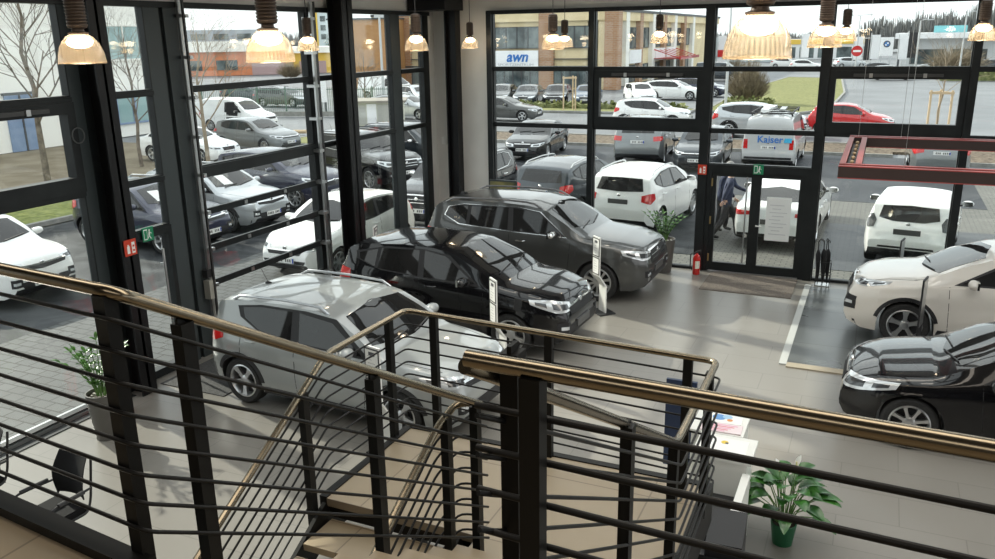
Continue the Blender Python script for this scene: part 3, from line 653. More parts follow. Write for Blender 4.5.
m.bx(9, 9.2, -4, FY + .2, 5.4, 6.4, WALLM); m.bx(9, 9.2, -4, FY + .2, -.2, .3, WALLM); struct(m.build('wall_right', smooth=0))
wn = [0]; tn = [0]
def window(verts_fn, name='window'): pass
# ceiling with a roof-light band
m = MB(); x0, x1, y0, y1 = -7.5, 6.5, 4.5, 15.5
m.bx(FX - .2, 9.2, -4.2, y0, 6.2, 6.4, CEILM); m.bx(FX - .2, 9.2, y1, FY + .2, 6.2, 6.4, CEILM)
m.bx(FX - .2, x0, y0, y1, 6.2, 6.4, CEILM); m.bx(x1, 9.2, y0, y1, 6.2, 6.4, CEILM); struct(m.build('ceiling', smooth=0))
m = MB()
for k in range(11): xx_ = x0 + 1.4 * k; m.bx(xx_ - .06, xx_ + .06, y0, y1, 6.15, 6.42, FRAME)
for k in range(5): yy_ = y0 + 2.75 * k; m.bx(x0, x1, yy_ - .09, yy_ + .09, 6.1, 6.42, FRAME)
o = struct(m.build('window_roof', smooth=0))
g = MB(); g.bx(x0, x1, y0, y1, 6.38, 6.40, GLASS); g.build('pane', o, smooth=0)

# facades.  axis 'x': plane Y=FY running along X;  axis 'y': plane X=FX running along Y
def fbox(mb, ax, a0, a1, z0, z1, d0, d1, m):
    if ax == 'x': mb.bx(a0, a1, FY + d0, FY + d1, z0, z1, m)
    else: mb.bx(FX - d1, FX - d0, a0, a1, z0, z1, m)
def glazing(ax, a0, a1, z0, z1, fr=.018, tilt=False, nofr=False):
    wn[0] += 1
    f = MB(); d0, d1 = (-.03, .08) if not tilt else (-.07, .09)
    if tilt: fl, ft, fb = .12, .15, .20
    else: fl = ft = fb = fr
    fbox(f, ax, a0, a0 + fl, z0, z1, d0, d1, FRAME); fbox(f, ax, a1 - fl, a1, z0, z1, d0, d1, FRAME)
    fbox(f, ax, a0 + fl, a1 - fl, z0, z0 + fb, d0, d1, FRAME); fbox(f, ax, a0 + fl, a1 - fl, z1 - ft, z1, d0, d1, FRAME)
    o = struct(f.build('window_%d' % wn[0], smooth=0))
    g = MB(); fbox(g, ax, a0 + fl - .01, a1 - fl + .01, z0 + fb - .01, z1 - ft + .01, .02, .04, GLASS); g.build('pane', o, smooth=0)
    if tilt:                                     # chain drive along the head of the opening light
        c = MB(); mid = (a0 + a1) / 2
        fbox(c, ax, mid - .75, mid + .75, z1 - .11, z1 - .055, -.12, -.07, mat('drive_box', (.05, .05, .05), .35)); c.build('window_drive', o, smooth=0)
        h = MB()
        for q in (-.45, .45): fbox(h, ax, mid + q - .03, mid + q + .03, z1 - .12, z1 - .045, -.14, -.12, ALU)
        h.build('drive_clip', o, smooth=0)
    return o
def mullion(ax, a0, a1, z0=0, z1=Z3 + .02, d0=-.11, d1=.12, m=FRAME):
    tn[0] += 1; b = MB(); fbox(b, ax, a0, a1, z0, z1, d0, d1, m); return struct(b.build('trim_%d' % tn[0], smooth=0))
def transom(ax, a0, a1, z, t=.06): return mullion(ax, a0, a1, z - t / 2, z + t / 2, -.05, .1)
FM = [(-8.12, -8.0), (-5.75, -5.63), (-3.33, -3.15), (-1.12, -.96), (1.38, 1.50), (3.80, 3.92), (6.22, 6.34), (8.64, 8.76)]
for a, b in FM: mullion('x', a, b)
for i in range(len(FM) - 1):
    a, b = FM[i][1], FM[i + 1][0]
    transom('x', a, b, Z2); transom('x', a, b, Z1)
    glazing('x', a, b, Z2 + .03, Z3)
    glazing('x', a, b, Z1 + .03, Z2 - .03, tilt=i in (1, 3))
    if i == 2: glazing('x', a, b, 2.27, Z1 - .03)
    else: glazing('x', a, b, .04, Z1 - .03)
# entrance doors in the bay between the third and fourth mullion
a, b = FM[2][1], FM[3][0]; f = MB()
fbox(f, 'x', a, b, 2.12, 2.27, -.08, .12, FRAME); fbox(f, 'x', a, a + .10, 0, 2.12, -.07, .1, FRAME); fbox(f, 'x', b - .10, b, 0, 2.12, -.07, .1, FRAME)
struct(f.build('door_1', smooth=0)); mid = (a + b) / 2 - .02
for n_, (p, q, hx) in enumerate(((a + .10, mid, mid - .16), (mid, b - .10, mid + .10))):
    f = MB(); fbox(f, 'x', p, p + .10, .02, 2.12, -.04, .05, FRAME); fbox(f, 'x', q - .10, q, .02, 2.12, -.04, .05, FRAME)
    fbox(f, 'x', p + .1, q - .1, .02, .2, -.04, .05, FRAME); fbox(f, 'x', p + .1, q - .1, 2.03, 2.12, -.04, .05, FRAME)
    o = struct(f.build('door_%d' % (n_ + 2), smooth=0)); g = MB(); fbox(g, 'x', p + .09, q - .09, .19, 2.04, 0, .02, GLASS); g.build('pane', o, smooth=0)
    h = MB()
    if n_ == 0: h.tube([(q - .17, FY - .13, .25), (q - .17, FY - .13, 2.05)], .016, ALU, 8); h.bx(q - .18, q - .16, FY - .13, FY - .04, .5, .53, ALU); h.bx(q - .18, q - .16, FY - .13, FY - .04, 1.8, 1.83, ALU)
    else: h.tube([(p + .05, FY - .04, 1.05), (p + .05, FY - .1, 1.05), (p + .17, FY - .1, 1.05)], .012, ALU, 8)
    h.build('door_handle', o)
    if n_ == 0:
        hg = MB()
        for z in (.3, 1.1, 1.9): hg.bx(p + .0, p + .03, FY - .07, FY - .04, z - .08, z + .08, mat('brass_hinge', (.35, .26, .12), .4, .6))
        hg.build('hinge', o, smooth=0)
# wall pieces around the glazing
m = MB(); m.bx(FX - .15, FM[0][0], FY - .02, FY + .2, 0, 6.4, WALLM); m.bx(FM[0][0], 9.2, FY - .02, FY + .2, Z3, 6.4, WALLM); m.bx(8.76, 9.2, FY - .02, FY + .2, 0, Z3, WALLM); struct(m.build('wall_front', smooth=0))
m = MB(); fbox(m, 'x', FM[0][0], 9, Z3 - .05, Z3 + .03, -.08, .1, FRAME); struct(m.build('trim_front_head', smooth=0))
m = MB(); fbox(m, 'x', FM[0][0], a, 0, .05, -.06, .1, FRAME); fbox(m, 'x', FM[3][0], 9, 0, .05, -.06, .1, FRAME); struct(m.build('trim_front_sill', smooth=0))
# left facade
LM = [(-1.9, -1.78), (.5, .62), (2.9, 3.02), (5.2, 5.32), (7.62, 7.80), (8.98, 9.26), (9.34, 9.62), (12.62, 12.86), (15.50, 15.84), (16.86, 17.1)]
mullion('y', 7.80, 8.26, d0=-.04, d1=.12)
for a, b in LM[:4] + [LM[4], LM[5], LM[6], LM[7], LM[8], LM[9]]: mullion('y', a, b, d0=-.03, m=FRAMEL if a in (7.62, 8.98, 9.34, 15.50) else FRAME)
mullion('y', 9.26, 9.34, d0=.02, d1=.1)
for i in range(len(LM) - 1):
    a, b = LM[i][1], LM[i + 1][0]
    if i == 4: a = 8.26
    if i in (5, 6): continue
    transom('y', a, b, Z2); transom('y', a, b, Z1)
    glazing('y', a, b, Z2 + .03, Z3)
    glazing('y', a, b, Z1 + .03, Z2 - .03, tilt=i == 3)
    if i == 4: glazing('y', a, b, 2.26, Z1 - .03)
    else: glazing('y', a, b, .06, Z1 - .03)
# side door between the post and the paired mullions
f = MB(); fbox(f, 'y', 8.26, 8.98, 2.14, 2.26, -.05, .1, FRAME); fbox(f, 'y', 8.26, 8.32, 0, 2.14, -.05, .1, FRAME); fbox(f, 'y', 8.90, 8.98, 0, 2.14, -.05, .1, FRAME)
fbox(f, 'y', 8.32, 8.9, .02, .14, -.04, .06, FRAME); o = struct(f.build('door_4', smooth=0))
g = MB(); fbox(g, 'y', 8.32, 8.9, .13, 2.15, 0, .02, GLASS); g.build('pane', o, smooth=0)
h = MB(); h.tube([(FX + .1, 8.72, .35), (FX + .1, 8.72, 1.95)], .018, ALU, 8); h.bx(FX + .02, FX + .1, 8.71, 8.73, .6, .63, ALU); h.bx(FX + .02, FX + .1, 8.71, 8.73, 1.7, 1.73, ALU); h.build('door_handle', o)
# glazed sectional door with lifting tracks
a, b = 9.62, 12.62
glazing('y', a, b, Z2 + .03, Z3); transom('y', a, b, Z2); glazing('y', a, b, Z1 + .05, Z2 - .03); mullion('y', a, b, Z1 - .12, Z1 + .05, -.07, .1)
o = thing('sectional_door', 'glazed sectional garage door with dark bars and lifting tracks left of the column', 'garage door', (FX + .05, 11.12, 0)); 
L = lambda mb, *q: mb.bx(*q)
for k, zz in enumerate((.06, .60, 1.15, 1.72, 2.30)):
    f = MB(); f.bx(-.03, .02, -1.46, 1.46, zz - .05, zz + .05, FRAME); br = f.build('door_bar', o, smooth=0)
    for y in (-.52, .5):
        c = MB(); c.bx(.02, .035, y - .035, y + .035, zz - .03, zz + .03, ALU); c.build('bar_clip', br, smooth=0)
    z1 = (.55, 1.10, 1.67, 2.25, 2.83)[k]
    g = MB(); g.bx(-.015, .0, -1.46, 1.46, zz + .05, z1, GLASS); g.build('pane', o, smooth=0)
    e = MB()
    for y in (-1.46, 1.44): e.bx(-.02, .02, y, y + .02, zz, z1, FRAME)
    e.build('panel_edge', o, smooth=0)
for y in (-1.56, 1.56):
    t = MB(); t.bx(.05, .09, y - .035, y + .035, 0, 5.5, ALU); t.bx(.13, .16, y - .015, y + .015, .2, 5.5, mat('track_dark', (.06, .06, .06), .4, .5))
    for k in range(9): t.bx(-.02, .16, y - .03 + (.06 if y < 0 else -.12), y + .06 + (.03 if y < 0 else -.06), .55 + .58 * k, .60 + .58 * k, ALU)
    t.build('track', o, smooth=0)
t = MB(); t.bx(.02, .14, -1.66, -1.52, .95, 1.25, mat('drive_grey', (.35, .34, .3), .5)); t.bx(.02, .12, -1.66, -1.52, 1.3, 1.42, BLACK); t.build('motor_box', o, smooth=0)
# head and sill of the left facade, upper wall
m = MB(); fbox(m, 'y', -4, 17.1, Z3 - .05, Z3 + .03, -.08, .1, FRAME); struct(m.build('trim_left_head', smooth=0))
m = MB(); fbox(m, 'y', -4, 7.8, 0, .05, -.06, .05, ALU); fbox(m, 'y', -4, 7.8, 0, .03, .05, .22, ALU); fbox(m, 'y', -4, 7.8, 0, .012, -.2, -.06, FRAME); fbox(m, 'y', 12.86, 17.1, 0, .05, -.06, .1, FRAME); struct(m.build('trim_left_sill', smooth=0))
m = MB(); m.bx(FX - .2, FX + .02, -4, FY + .2, Z3, 6.4, WALLM); m.bx(FX - .15, FX + .02, 17.1, FY, 0, Z3, WALLM); m.bx(FX - .2, FX + .02, -4.2, -1.9, 0, Z3, WALLM); struct(m.build('wall_left', smooth=0))
# steel columns and the beam under the ceiling
for i, (x, y, w, d) in enumerate(((-9.33, 7.94, .32, .26), (-9.2, 13.32, .32, .34), (-8.91, 17.2, .28, .24))):
    m = MB(); m.bx(x - w / 2, x + w / 2, y - .02, y + .02, 0, 6.2, COLM); m.bx(x - w / 2, x - w / 2 + .025, y - d / 2, y + d / 2, 0, 6.2, COLM); m.bx(x + w / 2 - .025, x + w / 2, y - d / 2, y + d / 2, 0, 6.2, COLM)
    o = struct(m.build('column', smooth=0))
m = MB(); m.bx(-9.9 + .45, -8.55, 16.2, 17.05, 5.42, 5.9, COLM); struct(m.build('beam', smooth=0))
# mat, ramp strip
ENTR = mat('entrance_mat_fibre', (.16, .135, .11), .95, build=noisy((.12, .10, .085), (.20, .17, .14), 40, bump=.3))
m = MB(); m.bx(-2.93, -1.2, 15.92, 17.25, 0, .012, ENTR); tag(m.build('entrance_mat', smooth=0), 'brown entrance mat lying on the tiles inside the double glass doors', 'mat')
m = MB(); m.bx(-9.3, -8.1, 8.25, 9.7, 0, .012, mat('grey_mat_fibre', (.07, .07, .07), .95, build=noisy((.055, .055, .055), (.09, .09, .09), 40, bump=.3))); tag(m.build('door_mat', smooth=0), 'dark grey door mat on the tiles at the side door left', 'mat')
m = MB(); m.bx(-.92, 4.6, 12.55, 16.85, 0, .02, MATF); m.bx(-1.03, -.92, 12.45, 16.95, 0, .025, mat('pale_strip', (.46, .47, .45), .5)); m.bx(-.92, 4.6, 12.37, 12.55, 0, .022, mat('beige_strip', (.36, .31, .23), .5)); struct(m.build('floor_display', smooth=0))
# outdoors: ground
m = MB(); m.bx(-150, 60, -30, FY, -.3, -.05, PAVE); m.bx(-150, 60, FY, 260, -.3, -.05, ROAD); struct(m.build('ground', smooth=0))
def ground(name, x0, x1, y0, y1, z, mt, kind='structure'):
    m = MB(); m.bx(x0, x1, y0, y1, -.25, z, mt); o = m.build(name, smooth=0); o['kind'] = kind; return o
ground('pavement', -9.7, 30, FY + .12, 33.2, -.02, PAVEB)
ground('pavement_bay', -9.4, -3.55, 18.6, 25.6, -.012, WET); ground('pavement_bay', -1.0, 4.2, 18.4, 23.2, -.012, PAVED)
ground('road_parking', -14.5, 3.0, 26.5, 36.6, -.012, mat('damp_asphalt', (.15, .15, .155), .6, spec=.1, build=noisy((.05, .054, .06), (.085, .09, .098), .5, 8)))
ground('road_left_bays', -20.6, -13.2, 5, 30, -.015, WET); ground('pavement_left', -13.2, FX - .12, -10, 30, -.016, PAVE)
ground('terrain_yard', -37, -24.5, 0, 31, -.02, EARTH)
# mulch bed with kerbs
for i, (x0, x1, y0) in enumerate(((-26, .6, 36.7), (3.2, 30, 35.2))):
    ground('terrain_bed', x0, x1, y0 + .12, 40.2, .06, MULCH); ground('kerb', x0, x1, y0, y0 + .12, .1, KERB); ground('kerb', x0, x1, 40.2, 40.34, .1, KERB)
ground('terrain_bed_middle', .6, 3.2, 37.9, 40.2, .06, MULCH)
# verge and lawns over the road
def lawn(name, poly, z, mt, kerb=True):
    m = MB(); m.prism(poly, -.2, z, mt); o = m.build(name, smooth=0); o['kind'] = 'stuff'
    if kerb:
        k = MB(); n = len(poly); cx_ = sum(p[0] for p in poly) / n; cy_ = sum(p[1] for p in poly) / n
        for i in range(n):
            p, q = poly[i], poly[(i + 1) % n]; k.bar((p[0], p[1], z * .5), (q[0], q[1], z * .5), .16, z + .05, KERB)
        struct(k.build('kerb', smooth=0))
    return o
lawn('grass', [(-26, 52.5), (-11.2, 52.9), (-11.2, 56.3), (-26, 56)], .08, LAWN)['label'] = 'grass verge with kerb across the road below the hedge'
lawn('grass', [(-10.4, 55.2), (-5.0, 54.6), (-3.1, 58), (-2.9, 75), (-4.2, 98), (-9.8, 100), (-11.2, 75)], .08, LAWN)['label'] = 'grass island with a big bush beside the road junction'
lawn('grass', [(-26.6, 9), (-21.2, 9.6), (-20.9, 21), (-22.2, 22.5), (-26.6, 22)], .08, LAWNG)['label'] = 'green lawn strip behind the parked white crossover at left'
lawn('grass', [(-27.5, 32.6), (-22, 32.4), (-21.4, 37.4), (-26, 38.5)], .08, LAWN)['label'] = 'small rough grass patch below the white garage shed'
lawn('grass', [(9, 52), (30, 52), (30, 76), (10, 76)], .08, LAWN)['label'] = 'grass area at the right side of the wide road'
# ------------------------------------------------------------------ railings and stair
HR = .0225; GZ = 4.09; GY = 1.75
BO = [.125 + .109 * k for k in range(8)]          # bar offsets under the handrail
def bend(pts, r=.08, n=5):
    P = [V(p) for p in pts]; o = [P[0]]
    for a, b, c in zip(P, P[1:], P[2:]):
        d0 = (a - b).normalized(); d1 = (c - b).normalized(); rr = min(r, (a - b).length * .45, (c - b).length * .45)
        for i in range(n + 1):
            t = i / n; o.append((b + d0 * rr) * (1 - t) ** 2 + b * 2 * t * (1 - t) + (b + d1 * rr) * t * t)
    o.append(P[-1]); return o
def railing(name, label, path, posts, offs=BO, side=.035, post_len=1.0, pw=.06, pd=.05, br=.0075, dz=None, group='steel railings of the gallery and stair'):
    root = thing(name, label, 'railing', path[0], group=group); O = V(path[0])
    h = MB(); h.tube([p - O for p in bend(path)], HR, STEEL, 20); h.build('handrail', root, smooth=50)
    for o in offs:
        b = MB(); pts = []
        for i, p in enumerate(path):
            p = V(p); d = V()
            if i > 0: d += (p - V(path[i - 1])).normalized()
            if i < len(path) - 1: d += (V(path[i + 1]) - p).normalized()
            n = V((-d.y, d.x, 0)).normalized() * side
            pts.append(p + n - V((0, 0, o + (dz[i] if dz else 0))) - O)
        b.tube(bend(pts, .05, 3), br, BARM, 8); b.build('rail_bar', root, smooth=50)
    for (x, y, z, rz, ln) in posts:
        m = MB(); m.box((x - O.x, y - O.y, z - .015 - ln / 2 - O.z), (pw, pd, ln), POSTM, rz=rz)
        m.box((x - O.x, y - O.y, z - .02 - O.z), (.05, .012, .05), POSTM, rz=rz); m.build('post', root, smooth=0)
    return root
def zl(y): return GZ - (y - GY) * (GZ - 2.75) / (4.05 - GY)
railing('gallery_railing', 'steel gallery railing at left that bends down along the upper flight to the landing',
    [(-6.6, 2.22, GZ), (-2.16, 1.785, GZ), (-2.0, 4.08, 2.75)],
    [(-6.2, 2.18, GZ, -.09, 1.02), (-4.3, 1.995, GZ, -.09, 1.02), (-2.22, 1.795, GZ, -.09, 1.05), (-2.145, 2.03, zl(2.03), pi / 2, 1.05), (-2.065, 3.06, zl(3.06), pi / 2, 1.05), (-2.005, 4.02, 2.78, pi / 2, 1.05)], side=-.04, br=.0075, dz=(-.042, -.045, .012))
railing('gallery_railing', 'near steel gallery railing at right with thick brass coloured handrail and blunt bar ends',
    [(-.87, GY - .045, GZ), (4.2, GY - .25, GZ)], [(-.69, GY - .055, GZ, 0, 1.02), (1.35, GY - .135, GZ, 0, 1.02), (3.0, GY - .2, GZ, 0, 1.02)], offs=[.142 + .12 * k for k in range(7)], side=.04, br=.0095, pw=.053)
railing('stair_railing', 'steel railing down the right side of the upper flight and around the landing',
    [(-.875, GY - .045, GZ - .02), (-.85, GY + .04, GZ - .07), (-.815, 4.04, 2.75), (-.825, 5.29, 2.75), (-3.33, 5.46, 2.75), (-3.35, 4.41, 2.75), (-3.33, 1.02, .83)],
    [(-.80, GY + .08, GZ, pi / 2, 1.02), (-.815, 3.04, zl(3.06), pi / 2, 1.05), (-.815, 3.98, 2.78, pi / 2, 1.05), (-.84, 5.12, 2.75, pi / 2, 1.06), (-1.02, 5.31, 2.75, 0, 1.06), (-2.06, 5.38, 2.75, 0, 1.06), (-3.06, 5.44, 2.75, 0, 1.06),
     (-3.34, 5.22, 2.75, pi / 2, 1.06), (-3.345, 4.12, 2.59, pi / 2, 1.05), (-3.335, 2.55, 1.70, pi / 2, 1.05), (-3.33, 1.2, .93, pi / 2, .9)], side=-.035)
railing('stair_railing', 'inner steel railing of the lower flight starting at the landing post',
    [(-2.03, 4.1, 2.74), (-2.15, 4.07, 2.74), (-2.19, 3.9, 2.66), (-2.2, 1.02, 1.02)], [(-2.17, 3.96, 2.70, pi / 2, 1.06), (-2.2, 2.6, 1.96, pi / 2, 1.05), (-2.2, 1.2, 1.16, pi / 2, 1.05)], side=-.03)
# the stair itself: landing, two flights of stone treads on dark steel strings
st = thing('staircase', 'half-turn stair with beige stone treads and landing on dark steel strings', 'staircase', (-2.1, 4.2, 0))
def stp(mb, nm, sm=0): mb.v = [(x + 2.1, y - 4.2, z) for x, y, z in mb.v]; return mb.build(nm, st, smooth=sm)
m = MB(); m.bx(-3.28, -.88, 4.2, 5.38, 1.69, 1.75, STONE); m.bx(-2.1, -.88, 4.06, 4.2, 1.69, 1.75, STONE); stp(m, 'landing')
m = MB(); m.bx(-3.30, -.86, 5.38, 5.44, 1.45, 1.76, POSTM); m.bx(-.88, -.82, 4.06, 5.44, 1.45, 1.76, POSTM); m.bx(-3.34, -3.28, 4.2, 5.44, 1.45, 1.76, POSTM); m.bx(-3.28, -.88, 4.22, 5.38, 1.60, 1.69, POSTM); stp(m, 'landing_frame')
for k in range(1, 8):
    z = 3.09 - .1675 * k; y = GY + .05 + .288 * (k - 1); m = MB(); m.bx(-2.06, -.88, y, y + .32, z - .05, z, STONE); m.bx(-2.06, -.88, y + .02, y + .05, z - .05 - .06, z - .05, POSTM); stp(m, 'tread')
for k in range(1, 10):
    z = 1.75 - .1675 * k; y = 4.2 - .295 * k; m = MB(); m.bx(-3.26, -2.26, y - .02, y + .31, z - .05, z, STONE); m.bx(-3.26, -2.26, y + .27, y + .30, z - .12, z - .05, POSTM); stp(m, 'tread')
for x in (-2.09, -.86):
    m = MB(); m.bar((x, GY, 2.86), (x, 4.1, 1.52), .03, .26, POSTM); stp(m, 'string')
for x in (-3.29, -2.23):
    m = MB(); m.bar((x, 4.24, 1.62), (x, 1.2, -.02 + .0), .03, .24, POSTM); stp(m, 'string')
for x, y in ((-.95, 5.3), (-3.2, 5.3), (-2.17, 4.1)):
    m = MB(); m.bx(x - .05, x + .05, y - .05, y + .05, 0, 1.6, POSTM); stp(m, 'support_post')
# ------------------------------------------------------------------ the cars
WHITE = paint('white', (.86, .87, .86)); PEARL = paint('pearl_white', (.72, .68, .62)); SILVW = paint('silver_white', (.36, .378, .375), .25, .32)
BLK = mat('paint_black', (.004, .004, .005), .2, coat=1., spec=.15); GREY = paint('grey', (.085, .087, .085), .55, .32); MGREY = paint('mid_grey', (.20, .215, .22), .5, .32); DBLUE = paint('dark_blue', (.012, .016, .045), .3, .3)
ANTH = paint('anthracite', (.035, .045, .055), .5, .3); RED = paint('red', (.55, .012, .015)); SILV = paint('silver', (.5, .53, .55), .5, .32); BEIGE = mat('taupe_roof', (.30, .27, .23), .2, .5, coat=1); BLUE = paint('slate_blue', (.06, .09, .14), .4, .3)
D = R
w5 = dict(n=5, twin=True, sw=.022, dark=False)
make_car('crossover', 'silver white compact crossover standing in the showroom behind the stair railing', (-6.25, 8.98, 0), D(-3.5), SILVW, wheel=dict(n=5, twin=True, sw=.024), plate=(None, None))
make_car('compact_suv', 'glossy black compact suv parked between the silver crossover and the dark grey suv', (-6.17, 12.12, 0), D(-2), BLK, wheel=dict(n=5, twin=True, sw=.02), plate=('dark', 'dark'))
make_car('large_suv', 'large dark grey suv with chrome window line next to the front glazing', (-5.98, 15.35, 0), D(-1), GREY, plate=('dark', 'dark'))
make_car('sport_suv', 'pearl white suv with black wheel arches standing on the dark display floor', (2.02, 14.72, .02), D(180 - 1), PEARL, wheel=dict(n=5, twin=True, sw=.024), plate=(None, None))
make_car('estate', 'glossy black estate car in the showroom nearest the right handrail', (2.25, 11.08, 0), D(180 - 1), BLK, wheel=dict(n=8, sw=.02), plate=(None, None))
# in front of the glass
make_car('rail_suv', 'white suv seen from behind outside beside the entrance plant pot', (-5.5, 21.75, 0), D(84), WHITE, plate=('eu', 'dark'), wheel=dict(n=7, sw=.03))
make_car('rail_suv', 'slate blue suv with roof rails parked outside behind the large grey suv', (-7.75, 22.3, 0), D(82), ANTH, plate=('eu', 'eu')); 
make_car('fastback', 'white sports saloon seen from behind through the glass entrance doors', (-1.95, 22.0, 0), D(88), WHITE, plate=('eu', 'dark'))
make_car('small_hatch', 'white hatchback seen from behind outside right of the umbrella stand', (.98, 20.8, 0), D(83), WHITE, plate=('eu', 'dark'))
make_car('saloon', 'black saloon facing the showroom at the far left of the front car park', (-13.25, 33.2, 0), D(-84), BLK)
make_car('large_suv', 'mid grey suv seen from behind in front of the mulch bed', (-8.55, 33.3, 0), D(96), MGREY, plate=('eu', 'eu'))
make_car('golf', 'dark hatchback facing the showroom left of the white delivery van', (-6.05, 32.3, 0), D(-87), ANTH)
GREYV = paint('van_silver', (.50, .51, .515), .2, .35)
def van_extra(k, root, fin):
    m = MB()
    for y in (-.7, .7): m.bar((1.7, y, 2.06), (4.6, y, 2.06), .04, .05, BLACK); 
    for x in (1.7, 2.4, 3.1, 3.8, 4.6): m.bar((x, -.72, 2.06), (x, .72, 2.06), .04, .04, BLACK)
    for x in (2.0, 4.3):
        for y in (-.7, .7): m.bar((x, y, 1.93), (x, y, 2.06), .05, .05, BLACK)
    fin(m, 'roof_rack')
    m = MB(); m.bar((2.3, -.2, 2.13), (4.4, -.25, 2.13), .3, .1, WHITE); m.bar((2.6, .25, 2.12), (3.9, .3, 2.12), .2, .06, ALU); m.ellip((3.6, -.2, 2.2), (.25, .22, .1), WHITE, 10, 6); fin(m, 'roof_load')
    o = lettering('Kaiser', .35, mat('sign_blue', (.02, .16, .50), .4), bold=.005); o.parent = root
    h = k.bvh.ray_cast(V((k.L + 3, .1, 1.0)), V((-1, 0, 0)))[0]; h2 = k.bvh.ray_cast(V((k.L + 3, .1, 1.25)), V((-1, 0, 0)))[0]
    tl = atan2(h.x - h2.x, .25); xx_ = k.L / 2 - h.x - .03
    o.matrix_local = M4.Translation((xx_ + .03, -.05, 1.14)) @ M4.Rotation(-pi / 2, 4, 'Z') @ M4.Rotation(pi / 2 - tl, 4, 'X')
    lp = MB(); P_ = k.patch; P_(lp, mat('sign_cyan', (.05, .40, .65), .4), [(.52, 1.04), (.80, 1.04)], [(.56, 1.2), (.80, 1.2)], 'rear', off=.02, nu=6, nv=3); fin(lp, 'logo_patch')
make_car('van', 'white delivery van with blue lettering and roof rack seen from behind', (-3.6, 33.9, 0), D(90), GREYV, extra=van_extra, cat='van', name='van')
make_car('compact_suv', 'grey hatchback seen from behind beyond the red steel ceiling frame', (1.95, 33.4, 0), D(91), MGREY, plate=('eu', 'eu'))
# on the road and across it
make_car('hatchback', 'red hatchback driving along the road behind the right tilted window', (-1.35, 44.9, 0), D(0), RED)
make_car('crossover', 'white crossover with black roof pillars driving along the road in the middle', (-11.3, 45.2, 0), D(2), WHITE, wheel=dict(n=5, sw=.03))
make_car('sport_suv', 'silver suv with black wheel arches driving behind the delivery van', (-5.35, 42.6, 0), D(1), SILV)
make_car('saloon', 'dark grey saloon driving on the road at the far left of the front glazing', (-20.9, 46.9, 0), D(1), GREY)
make_car('estate', 'white estate car parked side on behind the hedge', (-14.9, 65.8, 0), D(-3), WHITE, detail=1)
make_car('hatchback', 'white hatchback facing the road beside the brick office corner', (-16.3, 61.2, 0), D(-60), WHITE, detail=1)
make_car('estate', 'dark blue estate car parked behind the white estate car', (-13.7, 69.5, 0), D(-4), DBLUE, detail=1)
for i, (x, y, pm, lb) in enumerate(((-26.2, 58.4, GREY, 'grey car at the left end of the row below the blue lettered sign'), (-24.1, 58.6, ANTH, 'dark car second from the left below the blue lettered sign'), (-21.9, 58.9, BLK, 'black car right of the brick pillar across the road'), (-19.7, 59.3, BLUE, 'slate blue car at the right end of the row across the road'))):
    make_car(('golf', 'saloon', 'golf', 'saloon')[i], lb, (x, y, 0), D(-78), pm, detail=1, group='cars parked in front of the brick office')
make_car('van', 'dark van with a red flank parked near the flag poles', (-16.2, 93, 0), D(0), ANTH, detail=1, roof_m=RED, cat='van', name='van')
far = [(-9.5, 118, 8, WHITE, 'white car farthest left on the distant road'), (-4.6, 128, 20, SILV, 'silver car far away on the road near the round traffic sign'), (-1.5, 106, 180, ANTH, 'dark car far away below the white flags'), (5.5, 116, 175, SILV, 'silver car far away in front of the white showroom'),
       (10.4, 116, 178, ANTH, 'dark car far away beside the street lamp'), (14.5, 108, 180, WHITE, 'white car far away at the right edge'), (.6, 97, 5, GREY, 'grey car far away in the middle of the junction'), (-13, 128, 0, WHITE, 'white car far away behind the big pendant lamp')]
for x, y, a, pm, lb in far: make_car('golf', lb, (x, y, 0), D(a), pm, detail=0, group='distant cars')
# left side
make_car('crossover', 'white crossover facing the showroom outside the near left window', (-16.5, 10.5, 0), D(-1), WHITE, wheel=w5)
make_car('crossover', 'dark blue crossover facing the showroom outside the side door', (-16.45, 15.05, 0), D(-3), DBLUE, sheet=True)
make_car('crossover', 'silver white crossover facing the glazed garage door', (-16.55, 17.45, 0), D(-3), SILV, wheel=w5, sheet=True)
make_car('compact_suv', 'dark blue suv second from the garage door in the left row', (-16.8, 20.6, 0), D(-4), DBLUE)
make_car('large_suv', 'black suv with chrome grille beyond the steel column', (-16.3, 24.5, 0), D(-20), BLK)
make_car('large_suv', 'dark suv at the far end of the left row', (-16.0, 27.6, 0), D(-8), ANTH)
make_car('hatchback', 'white hatchback parked nose down along the left glazing', (-10.95, 15.35, 0), D(-92), WHITE)
make_car('large_suv', 'dark suv facing the gallery right behind the white hatchback at the left glazing', (-10.62, 20.55, 0), D(-90), BLK)
make_car('saloon', 'white saloon parked behind the left row beside a thin tree', (-26.7, 26.9, 0), D(-3), WHITE)
make_car('golf', 'grey hatchback parked between the white saloon and the white van', (-26.3, 30.8, 0), D(-6), MGREY)
def caddy_extra(k, root, fin):
    for sg in (1, -1):
        m = MB(); m.bar((k.L - .1, sg * .72, .95), (k.L + .05, sg * 1.45, .95), .05, 1.3, WHITE); m.bar((k.L - .06 + .03, sg * .95, 1.25), (k.L + .02 + .03, sg * 1.3, 1.25), .06, .4, CGLASS); m.bar((k.L - .06 + .03, sg * .95, .75), (k.L + .02 + .03, sg * 1.3, .75), .06, .4, BLACK); fin(m, 'rear_door')
    m = MB(); k.patch(m, SEAM, [(1.55, .5), (2.35, .5)], [(1.55, 1.62), (2.35, 1.62)], 'side', off=.008, sign=-1); k.patch(m, SEAM, [(1.55, .5), (2.35, .5)], [(1.55, 1.62), (2.35, 1.62)], 'side', off=.008, sign=1); fin(m, 'open_doorway')
make_car('small_van', 'white panel van with open rear doors in front of the green fence', (-33.1, 37.4, 0), D(0), WHITE, extra=caddy_extra, cat='van', name='van')
